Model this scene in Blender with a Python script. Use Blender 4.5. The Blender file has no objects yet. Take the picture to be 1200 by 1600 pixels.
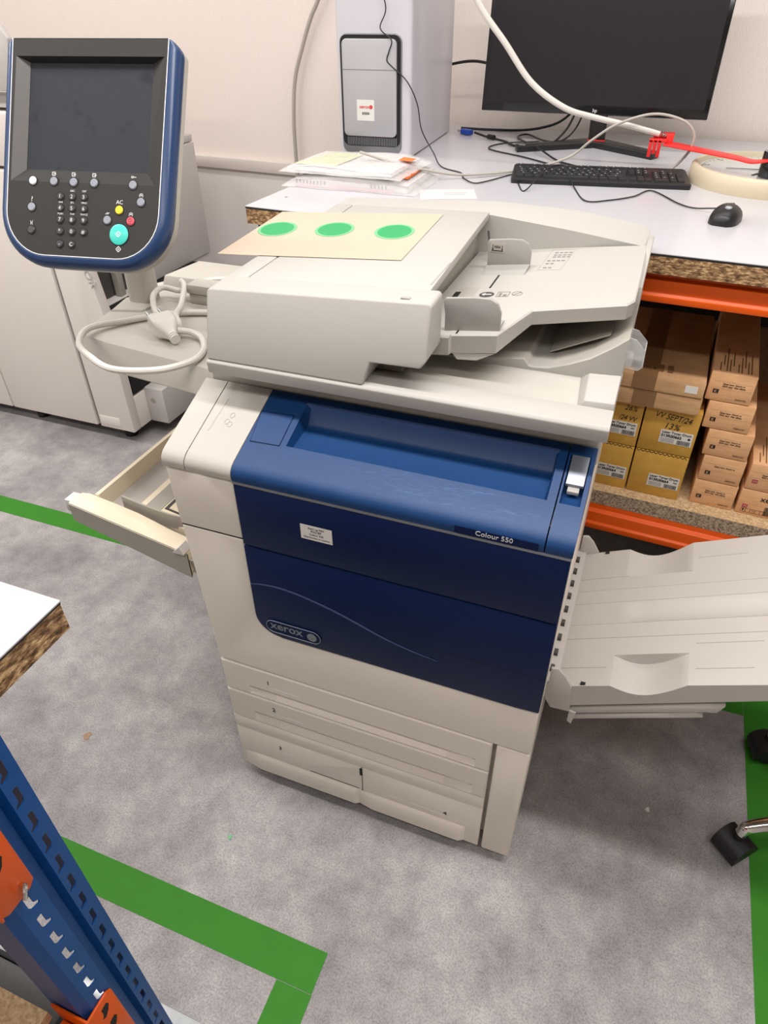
import bpy, bmesh, math, random
from mathutils import Vector, Matrix
random.seed(7)
C = bpy.context.scene.collection
PI = math.pi
R = math.radians

# ------------------------------------------------------------------ materials
def lin(c):
    c = c / 255.0
    return c / 12.92 if c <= 0.04045 else ((c + 0.055) / 1.055) ** 2.4
def rgb(*c):
    return (lin(c[0]), lin(c[1]), lin(c[2]), 1.0)
def new_mat(name):
    m = bpy.data.materials.new(name); m.use_nodes = True
    nt = m.node_tree; b = nt.nodes['Principled BSDF']
    return m, nt, b
def mat(name, col, rough=0.5, metal=0.0, var=0.04, scale=12.0, bump=0.0, bscale=400.0, coat=0.0, alpha=1.0, trans=0.0, emit=None, spec=0.5, stretch=None):
    m, nt, b = new_mat(name)
    N = nt.nodes; Lk = nt.links
    tc = N.new('ShaderNodeTexCoord')
    mp = N.new('ShaderNodeMapping'); Lk.new(tc.outputs['Object'], mp.inputs[0])
    if stretch: mp.inputs['Scale'].default_value = stretch
    no = N.new('ShaderNodeTexNoise'); no.inputs['Scale'].default_value = scale; no.inputs['Detail'].default_value = 5
    Lk.new(mp.outputs[0], no.inputs[0])
    mx = N.new('ShaderNodeMix'); mx.data_type = 'RGBA'
    mx.inputs[6].default_value = tuple(max(0, v * (1 - var)) for v in col[:3]) + (1,)
    mx.inputs[7].default_value = tuple(min(1, v * (1 + var)) for v in col[:3]) + (1,)
    Lk.new(no.outputs[0], mx.inputs[0]); Lk.new(mx.outputs[2], b.inputs['Base Color'])
    b.inputs['Roughness'].default_value = rough; b.inputs['Metallic'].default_value = metal
    b.inputs['Coat Weight'].default_value = coat; b.inputs['Coat Roughness'].default_value = 0.15
    b.inputs['Alpha'].default_value = alpha; b.inputs['Transmission Weight'].default_value = trans
    b.inputs['Specular IOR Level'].default_value = spec
    if emit:
        b.inputs['Emission Color'].default_value = emit[0]; b.inputs['Emission Strength'].default_value = emit[1]
    if bump:
        n2 = N.new('ShaderNodeTexNoise'); n2.inputs['Scale'].default_value = bscale; n2.inputs['Detail'].default_value = 3
        Lk.new(mp.outputs[0], n2.inputs[0])
        bp = N.new('ShaderNodeBump'); bp.inputs['Strength'].default_value = bump; bp.inputs['Distance'].default_value = 0.002
        Lk.new(n2.outputs[0], bp.inputs['Height']); Lk.new(bp.outputs[0], b.inputs['Normal'])
    return m
def ramp_mat(name, stops, scale, rough=0.6, detail=8, bump=0.3, bscale=None, kind='noise', stretch=None, dist=0.003):
    m, nt, b = new_mat(name); N = nt.nodes; Lk = nt.links
    tc = N.new('ShaderNodeTexCoord'); mp = N.new('ShaderNodeMapping'); Lk.new(tc.outputs['Object'], mp.inputs[0])
    if stretch: mp.inputs['Scale'].default_value = stretch
    if kind == 'voronoi':
        t = N.new('ShaderNodeTexVoronoi'); t.inputs['Scale'].default_value = scale; out = t.outputs['Color']
    else:
        t = N.new('ShaderNodeTexNoise'); t.inputs['Scale'].default_value = scale; t.inputs['Detail'].default_value = detail
        t.inputs['Roughness'].default_value = 0.65; out = t.outputs[0]
    Lk.new(mp.outputs[0], t.inputs[0])
    cr = N.new('ShaderNodeValToRGB'); Lk.new(out, cr.inputs[0])
    el = cr.color_ramp.elements
    el[0].position, el[0].color = stops[0]; el[1].position, el[1].color = stops[-1]
    for p, c in stops[1:-1]:
        e = el.new(p); e.color = c
    Lk.new(cr.outputs[0], b.inputs['Base Color'])
    b.inputs['Roughness'].default_value = rough
    if bump:
        n2 = N.new('ShaderNodeTexNoise'); n2.inputs['Scale'].default_value = bscale or scale; n2.inputs['Detail'].default_value = 4
        Lk.new(mp.outputs[0], n2.inputs[0])
        bp = N.new('ShaderNodeBump'); bp.inputs['Strength'].default_value = bump; bp.inputs['Distance'].default_value = dist
        Lk.new(n2.outputs[0], bp.inputs['Height']); Lk.new(bp.outputs[0], b.inputs['Normal'])
    return m

def floor_material():
    m, nt, b = new_mat('floor_vinyl'); N = nt.nodes; Lk = nt.links
    tc = N.new('ShaderNodeTexCoord')
    def noise(s, d=8, r=0.6, w=0):
        n = N.new('ShaderNodeTexNoise'); n.inputs['Scale'].default_value = s; n.inputs['Detail'].default_value = d
        n.inputs['Roughness'].default_value = r; n.inputs['Distortion'].default_value = w
        Lk.new(tc.outputs['Object'], n.inputs[0]); return n
    a = noise(2.6, 9, 0.62, 0.35); f = noise(13, 8, 0.72); g = noise(260, 3, 0.6)
    c1 = N.new('ShaderNodeValToRGB'); Lk.new(a.outputs[0], c1.inputs[0])
    e = c1.color_ramp.elements
    e[0].position = 0.33; e[0].color = rgb(137, 134, 135); e[1].position = 0.68; e[1].color = rgb(176, 172, 171)
    x = e.new(0.5); x.color = rgb(158, 154, 153)
    c2 = N.new('ShaderNodeValToRGB'); Lk.new(f.outputs[0], c2.inputs[0])
    e = c2.color_ramp.elements
    e[0].position = 0.36; e[0].color = (0.50, 0.50, 0.50, 1); e[1].position = 0.64; e[1].color = (1.22, 1.2, 1.18, 1)
    c3 = N.new('ShaderNodeValToRGB'); Lk.new(g.outputs[0], c3.inputs[0])
    e = c3.color_ramp.elements
    e[0].position = 0.36; e[0].color = (0.55, 0.55, 0.56, 1); e[1].position = 0.58; e[1].color = (1.12, 1.13, 1.16, 1)
    m1 = N.new('ShaderNodeMix'); m1.data_type = 'RGBA'; m1.blend_type = 'MULTIPLY'; m1.inputs[0].default_value = 0.5
    Lk.new(c1.outputs[0], m1.inputs[6]); Lk.new(c2.outputs[0], m1.inputs[7])
    m2 = N.new('ShaderNodeMix'); m2.data_type = 'RGBA'; m2.blend_type = 'MULTIPLY'; m2.inputs[0].default_value = 0.6
    Lk.new(m1.outputs[2], m2.inputs[6]); Lk.new(c3.outputs[0], m2.inputs[7])
    Lk.new(m2.outputs[2], b.inputs['Base Color'])
    b.inputs['Roughness'].default_value = 0.62; b.inputs['Specular IOR Level'].default_value = 0.35
    bp = N.new('ShaderNodeBump'); bp.inputs['Strength'].default_value = 0.12; bp.inputs['Distance'].default_value = 0.001
    Lk.new(g.outputs[0], bp.inputs['Height']); Lk.new(bp.outputs[0], b.inputs['Normal'])
    return m
def wall_material():
    m, nt, b = new_mat('wallpaper'); N = nt.nodes; Lk = nt.links
    tc = N.new('ShaderNodeTexCoord')
    w = N.new('ShaderNodeTexWave'); w.wave_type = 'BANDS'; w.bands_direction = 'X'
    w.inputs['Scale'].default_value = 42; w.inputs['Distortion'].default_value = 3.0; w.inputs['Detail'].default_value = 3
    w.inputs['Detail Scale'].default_value = 3
    n = N.new('ShaderNodeTexNoise'); n.inputs['Scale'].default_value = 120; n.inputs['Detail'].default_value = 4
    Lk.new(tc.outputs['Object'], w.inputs[0]); Lk.new(tc.outputs['Object'], n.inputs[0])
    ad = N.new('ShaderNodeMath'); ad.operation = 'ADD'; Lk.new(w.outputs[1], ad.inputs[0]); Lk.new(n.outputs[0], ad.inputs[1])
    bp = N.new('ShaderNodeBump'); bp.inputs['Strength'].default_value = 0.22; bp.inputs['Distance'].default_value = 0.002
    Lk.new(ad.outputs[0], bp.inputs['Height']); Lk.new(bp.outputs[0], b.inputs['Normal'])
    cr = N.new('ShaderNodeValToRGB'); Lk.new(ad.outputs[0], cr.inputs[0])
    e = cr.color_ramp.elements; e[0].position = 0.2; e[0].color = rgb(222, 210, 202); e[1].position = 0.9; e[1].color = rgb(234, 223, 215)
    Lk.new(cr.outputs[0], b.inputs['Base Color']); b.inputs['Roughness'].default_value = 0.75
    return m

M = {}
M['floor'] = floor_material()
M['wall'] = wall_material()
M['wall_low'] = mat('wall_lower', rgb(232, 226, 222), 0.7, var=0.03, bump=0.15, bscale=150)
M['ceiling'] = mat('ceiling_white', rgb(220, 217, 210), 0.8)
M['trim'] = mat('trim_paint', rgb(218, 209, 202), 0.5)
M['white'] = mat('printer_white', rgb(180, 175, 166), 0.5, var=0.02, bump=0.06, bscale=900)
M['white_lift'] = mat('printer_white_lift', rgb(228, 220, 208), 0.5, var=0.03, bump=0.06, bscale=900)  # printer white lightened in colour to lift the shaded front faces
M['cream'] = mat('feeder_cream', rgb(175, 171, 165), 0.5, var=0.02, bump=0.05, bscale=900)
M['tray_grey'] = mat('tray_warm_white', rgb(186, 180, 174), 0.5, var=0.03, bump=0.05, bscale=700)
M['guide'] = mat('guide_grey', rgb(160, 157, 152), 0.45)
M['bay'] = mat('bay_grey', rgb(176, 170, 160), 0.5)
M['dark'] = mat('gap_black', rgb(14, 14, 15), 0.7)
M['darkslot'] = mat('shadow_grey', rgb(70, 67, 64), 0.7)
M['blue'] = mat('cover_blue', rgb(14, 56, 104), 0.40, var=0.12, scale=30, bump=0.18, bscale=1200, spec=0.40)
M['navy'] = mat('door_navy', rgb(2, 24, 66), 0.42, spec=0.22, var=0.06, bump=0.06, bscale=900)
M['wave'] = mat('wave_slate', rgb(70, 82, 122), 0.45)
M['silver'] = mat('strip_silver', rgb(150, 155, 165), 0.35, 0.6)
M['chrome'] = mat('chrome', rgb(225, 222, 218), 0.08, 1.0, var=0.0)
M['pblue'] = mat('panel_blue', rgb(32, 58, 98), 0.30, var=0.04)
M['pline'] = mat('panel_line', rgb(235, 235, 238), 0.3)
M['pface'] = mat('panel_face', rgb(52, 50, 48), 0.55, spec=0.22, var=0.04, bump=0.06, bscale=900)
M['pface_lit'] = mat('panel_face_lit', rgb(84, 80, 78), 0.45)  # face grey lightened for the bezel side that catches light
M['pface_shade'] = mat('panel_face_shade', rgb(34, 34, 34), 0.5)  # face grey darkened, shade painted on the upper bezel
M['btn_dark'] = mat('button_dark', rgb(44, 44, 46), 0.35)
M['btn_grey'] = mat('button_grey', rgb(140, 143, 152), 0.35)
M['btn_white'] = mat('button_white', rgb(215, 215, 220), 0.3)
M['btn_yellow'] = mat('button_yellow', rgb(245, 205, 45), 0.35)
M['btn_red'] = mat('button_red', rgb(220, 80, 95), 0.35)
M['btn_teal'] = mat('button_teal', rgb(65, 200, 185), 0.35)
M['ink'] = mat('ink_black', rgb(25, 24, 24), 0.6, var=0)
M['ink_grey'] = mat('ink_grey', rgb(120, 116, 110), 0.6, var=0)
M['ink_white'] = mat('ink_white', rgb(222, 222, 220), 0.6, var=0)
M['ink_red'] = mat('ink_red', rgb(205, 60, 70), 0.6, var=0)
M['ink_pink'] = mat('ink_magenta', rgb(170, 60, 90), 0.6, var=0)
M['orange'] = mat('beam_orange', rgb(222, 86, 4), 0.42, var=0.06, coat=0.08, spec=0.35)
M['rack_blue'] = mat('rack_blue', rgb(10, 74, 140), 0.42, var=0.08, coat=0.05, spec=0.3, bump=0.08, bscale=300)
M['galv'] = mat('galvanised', rgb(165, 168, 170), 0.4, 0.7, var=0.12, scale=60)
M['laminate'] = mat('laminate_white', rgb(192, 190, 194), 0.24, var=0.015, scale=4)
M['chip'] = ramp_mat('chipboard', [(0.36, rgb(78, 52, 30)), (0.5, rgb(146, 112, 76)), (0.62, rgb(206, 172, 126))], 70, 0.85, 6, 0.9, 120, stretch=(1, 1, 2.2))
M['chip_flat'] = ramp_mat('chipboard_face', [(0.35, rgb(170, 138, 100)), (0.65, rgb(216, 186, 146))], 160, 0.8, 4, 0.2)
M['chip_grey'] = ramp_mat('chipboard_fine', [(0.38, rgb(112, 96, 80)), (0.6, rgb(188, 168, 142))], 190, 0.85, 5, 0.5)
M['black_core'] = mat('laminate_core', rgb(30, 28, 28), 0.6)
M['tape_green'] = mat('tape_green', rgb(54, 124, 34), 0.6, spec=0.2, var=0.08, scale=20, bump=0.2, bscale=500)
M['alu'] = mat('tower_silver', rgb(206, 203, 209), 0.36, 0.08, var=0.02)
M['alu_face'] = mat('tower_face', rgb(178, 176, 179), 0.36, 0.15, var=0.02)
M['alu_dark'] = mat('tower_recess', rgb(128, 130, 132), 0.35, 0.4)
M['blk'] = mat('black_plastic', rgb(22, 22, 24), 0.38, var=0.1)
M['blk_gloss'] = mat('black_gloss', rgb(14, 14, 16), 0.12, coat=0.5)
M['screen'] = mat('screen_off', rgb(34, 32, 35), 0.22, var=0.1, scale=3)
M['key'] = mat('key_black', rgb(38, 38, 40), 0.45)
M['cable_black'] = mat('cable_black', rgb(24, 24, 26), 0.45)
M['cable_white'] = mat('cable_white', rgb(208, 204, 195), 0.4)
M['cable_grey'] = mat('cable_grey', rgb(176, 170, 160), 0.45)
M['hose'] = mat('hose_offwhite', rgb(212, 206, 198), 0.4)
M['vga'] = mat('plug_blue', rgb(28, 70, 170), 0.4)
M['red'] = mat('red_plastic', rgb(232, 48, 46), 0.35)
M['clock_rim'] = mat('clock_rim', rgb(206, 192, 165), 0.4)
M['clock_face'] = mat('clock_face', rgb(196, 204, 204), 0.15, coat=1.0)
M['paper'] = mat('paper_cream', rgb(190, 170, 150), 0.75, var=0.02)
M['paper_w'] = mat('paper_white', rgb(205, 200, 199), 0.7, var=0.01)
M['paper_pink'] = mat('paper_pink', rgb(225, 170, 185), 0.7)
M['green'] = mat('print_green', rgb(40, 150, 88), 0.6, var=0.03)
M['green_lt'] = mat('print_green_light', rgb(112, 176, 128), 0.6, var=0.02)
M['green_pale'] = mat('leaflet_green', rgb(196, 202, 150), 0.6, var=0.15)
M['orange_lab'] = mat('label_orange', rgb(240, 120, 50), 0.5)
M['gold'] = ramp_mat('gold_card', [(0.35, rgb(190, 144, 56)), (0.65, rgb(212, 166, 76))], 8, 0.55, 4, 0.15, 200)
M['card'] = ramp_mat('brown_card', [(0.35, rgb(212, 160, 114)), (0.65, rgb(230, 182, 134))], 9, 0.75, 4, 0.25, 60, stretch=(1, 1, 6))
M['card2'] = ramp_mat('brown_card_worn', [(0.35, rgb(176, 136, 96)), (0.65, rgb(208, 168, 122))], 5, 0.75, 4, 0.25, 60, stretch=(1, 1, 6))
M['tapebrown'] = mat('packing_tape', rgb(132, 98, 64), 0.3, var=0.05)
M['label'] = mat('sticker_white', rgb(222, 220, 214), 0.55, var=0.01)
M['rubber'] = mat('rubber_black', rgb(20, 20, 22), 0.5)
M['felt'] = mat('grey_felt', rgb(92, 92, 92), 0.95, var=0.2, scale=200, bump=0.6, bscale=350)
M['bgm'] = mat('machine_white', rgb(226, 218, 211), 0.5, var=0.02)
M['bgm_side'] = mat('machine_grey', rgb(196, 191, 187), 0.5, var=0.02)
M['tan'] = mat('bypass_cream', rgb(222, 209, 184), 0.5)
M['bin'] = mat('bypass_grey', rgb(168, 163, 153), 0.5)
def clear_mat(name, col, tr=0.75, rough=0.12):
    m, nt, b = new_mat(name); N = nt.nodes; Lk = nt.links
    b.inputs['Base Color'].default_value = col; b.inputs['Roughness'].default_value = rough
    t = N.new('ShaderNodeBsdfTransparent'); mx = N.new('ShaderNodeMixShader')
    no = N.new('ShaderNodeTexNoise'); no.inputs['Scale'].default_value = 25
    tc = N.new('ShaderNodeTexCoord'); Lk.new(tc.outputs['Object'], no.inputs[0])
    bp = N.new('ShaderNodeBump'); bp.inputs['Strength'].default_value = 0.5; bp.inputs['Distance'].default_value = 0.01
    Lk.new(no.outputs[0], bp.inputs['Height']); Lk.new(bp.outputs[0], b.inputs['Normal'])
    mx.inputs[0].default_value = tr; out = N['Material Output']
    Lk.new(b.outputs[0], mx.inputs[1]); Lk.new(t.outputs[0], mx.inputs[2]); Lk.new(mx.outputs[0], out.inputs[0])
    return m
M['clear'] = clear_mat('clear_plastic', (0.75, 0.76, 0.76, 1), 0.68)
M['bag'] = clear_mat('bag_film', (0.85, 0.83, 0.82, 1), 0.62, 0.25)

# panel screen: off, dusty, with finger smudges
def screen_dusty():
    m, nt, b = new_mat('panel_screen'); N = nt.nodes; Lk = nt.links
    tc = N.new('ShaderNodeTexCoord')
    n1 = N.new('ShaderNodeTexNoise'); n1.inputs['Scale'].default_value = 24; n1.inputs['Detail'].default_value = 2
    n2 = N.new('ShaderNodeTexNoise'); n2.inputs['Scale'].default_value = 1400; n2.inputs['Detail'].default_value = 2
    for n in (n1, n2): Lk.new(tc.outputs['Object'], n.inputs[0])
    cr = N.new('ShaderNodeValToRGB'); Lk.new(n1.outputs[0], cr.inputs[0])
    e = cr.color_ramp.elements; e[0].position = 0.60; e[0].color = rgb(54, 56, 61); e[1].position = 0.68; e[1].color = rgb(44, 46, 53)
    c2 = N.new('ShaderNodeValToRGB'); Lk.new(n2.outputs[0], c2.inputs[0])
    e = c2.color_ramp.elements; e[0].position = 0.66; e[0].color = (0, 0, 0, 1); e[1].position = 0.80; e[1].color = (0.10, 0.10, 0.10, 1)
    ad = N.new('ShaderNodeMix'); ad.data_type = 'RGBA'; ad.blend_type = 'ADD'; ad.inputs[0].default_value = 1
    Lk.new(cr.outputs[0], ad.inputs[6]); Lk.new(c2.outputs[0], ad.inputs[7])
    Lk.new(ad.outputs[2], b.inputs['Base Color']); b.inputs['Roughness'].default_value = 0.6; b.inputs['Specular IOR Level'].default_value = 0.12
    return m
M['pscreen'] = screen_dusty()

# ------------------------------------------------------------------ helpers
def tag(o, label, cat, group=None, kind=None):
    if label: o['label'] = label
    if cat: o['category'] = cat
    if group: o['group'] = group
    if kind: o['kind'] = kind
    return o
def thing(name, label, cat, loc=(0, 0, 0), rz=0.0, group=None, rot=None):
    o = bpy.data.objects.new(name, None); C.objects.link(o); o.empty_display_size = 0.05
    o.location = loc; o.rotation_euler = rot if rot else (0, 0, rz)
    return tag(o, label, cat, group)
def link(name, me, m, parent=None, smooth=None, world=False, loc=None, rot=None):
    o = bpy.data.objects.new(name, me); C.objects.link(o)
    if m is not None and hasattr(me, 'materials'): me.materials.append(m)
    if parent is not None:
        o.parent = parent
        if world: o.location = -Vector(parent.location)
    if loc is not None: o.location = loc
    if rot is not None: o.rotation_euler = rot
    if smooth is not None:
        for p in me.polygons: p.use_smooth = True
        try:
            me.set_sharp_from_angle(angle=R(smooth))
        except Exception:
            pass
    return o
def mk(name, bm, m, parent=None, bevel=0.0, seg=2, smooth=32, world=False, loc=None, rot=None):
    bmesh.ops.remove_doubles(bm, verts=bm.verts, dist=1e-6)
    bmesh.ops.recalc_face_normals(bm, faces=bm.faces)
    if bevel > 0:
        es = [e for e in bm.edges if len(e.link_faces) == 2 and e.calc_face_angle(0) > R(20)]
        bmesh.ops.bevel(bm, geom=es, offset=bevel, segments=seg, profile=0.5, affect='EDGES', clamp_overlap=True)
    me = bpy.data.meshes.new(name); bm.to_mesh(me); bm.free()
    return link(name, me, m, parent, smooth, world, loc, rot)
def B(): return bmesh.new()
def box(bm, x0, x1, y0, y1, z0, z1):
    v = [bm.verts.new(p) for p in ((x0, y0, z0), (x1, y0, z0), (x1, y1, z0), (x0, y1, z0), (x0, y0, z1), (x1, y0, z1), (x1, y1, z1), (x0, y1, z1))]
    for f in ((0, 3, 2, 1), (4, 5, 6, 7), (0, 1, 5, 4), (1, 2, 6, 5), (2, 3, 7, 6), (3, 0, 4, 7)):
        bm.faces.new([v[i] for i in f])
    return bm
def loft(bm, rings, close=True, caps=True):
    vs = [[bm.verts.new(p) for p in r] for r in rings]
    n = len(vs[0])
    for a, b in zip(vs, vs[1:]):
        for i in range(n if close else n - 1):
            j = (i + 1) % n
            try: bm.faces.new([a[i], a[j], b[j], b[i]])
            except ValueError: pass
    if caps:
        bm.faces.new(vs[0][::-1]); bm.faces.new(vs[-1])
    return bm
def prism(bm, pts, axis, a, b):
    """pts 2D outline; axis is the extrusion axis"""
    def P(p, h):
        if axis == 'x': return (h, p[0], p[1])
        if axis == 'y': return (p[0], h, p[1])
        return (p[0], p[1], h)
    return loft(bm, [[P(p, a) for p in pts], [P(p, b) for p in pts]])
def rrect(x0, x1, y0, y1, r, n=6):
    out = []
    for cx, cy, a0 in ((x1 - r, y1 - r, 0), (x0 + r, y1 - r, 90), (x0 + r, y0 + r, 180), (x1 - r, y0 + r, 270)):
        for i in range(n + 1):
            a = R(a0 + 90 * i / n); out.append((cx + r * math.cos(a), cy + r * math.sin(a)))
    return out
def cyl(bm, c, r, h, axis='z', n=24, r2=None):
    r2 = r if r2 is None else r2
    def P(a, rr, t):
        u, v = rr * math.cos(a), rr * math.sin(a)
        if axis == 'z': return (c[0] + u, c[1] + v, c[2] + t)
        if axis == 'y': return (c[0] + u, c[1] + t, c[2] + v)
        return (c[0] + t, c[1] + u, c[2] + v)
    return loft(bm, [[P(2 * PI * i / n, r, 0) for i in range(n)], [P(2 * PI * i / n, r2, h) for i in range(n)]])
def lathe(bm, prof, c=(0, 0, 0), n=48):
    rings = [[(c[0] + r * math.cos(2 * PI * i / n), c[1] + r * math.sin(2 * PI * i / n), c[2] + z) for i in range(n)] for r, z in prof]
    return loft(bm, rings)
def catmull(pts, k=8):
    P = [Vector(p) for p in pts]; P = [2 * P[0] - P[1]] + P + [2 * P[-1] - P[-2]]; out = []
    for i in range(1, len(P) - 2):
        for j in range(k):
            t = j / k; p0, p1, p2, p3 = P[i - 1], P[i], P[i + 1], P[i + 2]
            out.append(0.5 * ((2 * p1) + (-p0 + p2) * t + (2 * p0 - 5 * p1 + 4 * p2 - p3) * t * t + (-p0 + 3 * p1 - 3 * p2 + p3) * t ** 3))
    out.append(P[-2]); return out
def tube(bm, pts, r, n=10, k=8, smooth=True):
    path = catmull(pts, k) if smooth else [Vector(p) for p in pts]
    rings = []; up = None
    for i, p in enumerate(path):
        d = (path[min(i + 1, len(path) - 1)] - path[max(i - 1, 0)])
        if d.length < 1e-9: d = Vector((0, 0, 1))
        d.normalize()
        if up is None:
            up = d.orthogonal().normalized()
        up = (up - d * up.dot(d)); up = up.normalized() if up.length > 1e-6 else d.orthogonal().normalized()
        s = d.cross(up)
        rr = r(i / (len(path) - 1)) if callable(r) else r
        rings.append([tuple(p + rr * (math.cos(2 * PI * q / n) * up + math.sin(2 * PI * q / n) * s)) for q in range(n)])
    return loft(bm, rings)
def bar(bm, a, b, w, h=None):
    """straight square bar"""
    h = h or w; a = Vector(a); b = Vector(b); d = (b - a).normalized()
    ref = Vector((0, 0, 1)) if abs(d.z) < 0.9 else Vector((1, 0, 0))
    s = d.cross(ref).normalized() * w / 2; u = s.cross(d).normalized() * h / 2
    return loft(bm, [[tuple(q + s * i + u * j) for i, j in ((1, 1), (-1, 1), (-1, -1), (1, -1))] for q in (a, b)])
def flat(name, polys, axis, h, m, parent, t=0.0006, world=False, loc=None, rot=None, sign=-1):
    """thin printed marks: list of 2D polygons extruded by t on plane h"""
    bm = B()
    for p in polys: prism(bm, p, axis, h, h + sign * t)
    return mk(name, bm, m, parent, world=world, loc=loc, rot=rot, smooth=None)
def text(s, loc, rot, size, m, parent, name='lettering', ex=0.0003, ax='LEFT', world=False, shear=0.0, bold=0.0, sx=1.0):
    cu = bpy.data.curves.new(name, 'FONT'); cu.body = s; cu.size = size; cu.extrude = ex; cu.align_x = ax
    cu.shear = shear; cu.offset = bold; cu.resolution_u = 3
    cu.materials.append(m)
    t_ = bpy.data.objects.new(name, cu); C.objects.link(t_)
    me = bpy.data.meshes.new_from_object(t_); C.objects.unlink(t_); bpy.data.objects.remove(t_); bpy.data.curves.remove(cu)
    o = bpy.data.objects.new(name, me); C.objects.link(o); o.parent = parent
    o.location = Vector(loc) - (Vector(parent.location) if world else Vector((0, 0, 0))); o.rotation_euler = rot; o.scale = (sx, 1, 1)
    return o
FRONT = (PI / 2, 0, 0)
def rect(x0, x1, y0, y1): return [(x0, y0), (x1, y0), (x1, y1), (x0, y1)]
def ell(cx, cy, rx, ry, n=32, a=0): return [(cx + rx * math.cos(2 * PI * i / n) * math.cos(a) - ry * math.sin(2 * PI * i / n) * math.sin(a), cy + rx * math.cos(2 * PI * i / n) * math.sin(a) + ry * math.sin(2 * PI * i / n) * math.cos(a)) for i in range(n)]
def bars(x0, x1, z0, z1, n=22):
    out = []; x = x0; rnd = random.Random(3)
    while x < x1 - 0.0003:
        w = rnd.choice((0.0006, 0.0010, 0.0015)); out.append(rect(x, min(x + w, x1), z0, z1)); x += w + rnd.choice((0.0006, 0.0009))
    return out

# ------------------------------------------------------------------ the room
def struct(o): o['kind'] = 'structure'; return o
bm = B(); box(bm, -5, 4.5, -4, 4.2, -0.1, 0); struct(mk('floor', bm, M['floor'], smooth=None))
bm = B(); box(bm, -5, 4.5, -4, 4.2, 3.05, 3.15); struct(mk('ceiling', bm, M['ceiling'], smooth=None))
WA = R(-4.0)                     # the back wall is four degrees off the printer
bm = B(); box(bm, -4.6, 3.6, 0, 0.1, 0.0, 3.05)
struct(mk('wall_back', bm, M['wall'], smooth=None, loc=(0, 2.135, 0), rot=(0, 0, WA)))
bm = B(); box(bm, -4.6, 3.6, -0.006, 0, 0.08, 0.835)
struct(mk('trim_1', bm, M['wall_low'], smooth=None, loc=(0, 2.135, 0), rot=(0, 0, WA)))
bm = B(); box(bm, -4.6, 3.6, -0.022, 0, 0.838, 0.886)
struct(mk('trim_2', bm, M['trim'], bevel=0.003, loc=(0, 2.135, 0), rot=(0, 0, WA)))
bm = B(); box(bm, -4.6, 3.6, -0.014, 0, 0, 0.08)
struct(mk('baseboard_back', bm, M['trim'], bevel=0.003, loc=(0, 2.135, 0), rot=(0, 0, WA)))
bm = B(); box(bm, -4.6, -4.5, -3.9, 2.6, 0, 3.05); struct(mk('wall_left', bm, M['wall_low'], smooth=None))
bm = B(); box(bm, 3.6, 3.7, -3.9, 2.6, 0, 3.05); struct(mk('wall_right', bm, M['wall_low'], smooth=None))
bm = B(); box(bm, -4.5, 3.6, -3.9, -3.8, 0, 3.05); struct(mk('wall_front', bm, M['wall_low'], smooth=None))

# floor tapes
def tape(label, x0, x1, y0, y1, pts=None):
    bm = B(); prism(bm, pts or rect(x0, x1, y0, y1), 'z', 0.0, 0.0008)
    tag(mk('floor_tape', bm, M['tape_green'], smooth=None), label, 'tape', 'green floor marking tapes')
tape('long green floor tape passing behind the printer and under its paper trays', -4.4, 1.125, 0.585, 0.66)
tape('short green floor tape strip in front of the printer, ending in a corner', -1.6, 0.352, -0.366, -0.292)
tape('green floor tape stub running off from the corner in front of the printer', 0.279, 0.353, -2.6, -0.367)
tape('green floor tape under the chair caster at the printer output side', 1.126, 1.2, -2.0, 0.66)

# ------------------------------------------------------------------ the printer
PR = thing('office_printer', 'large white and navy office printer with tilted control panel and open paper trays', 'printer', (0, 0, 0))
W = 0.64
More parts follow.
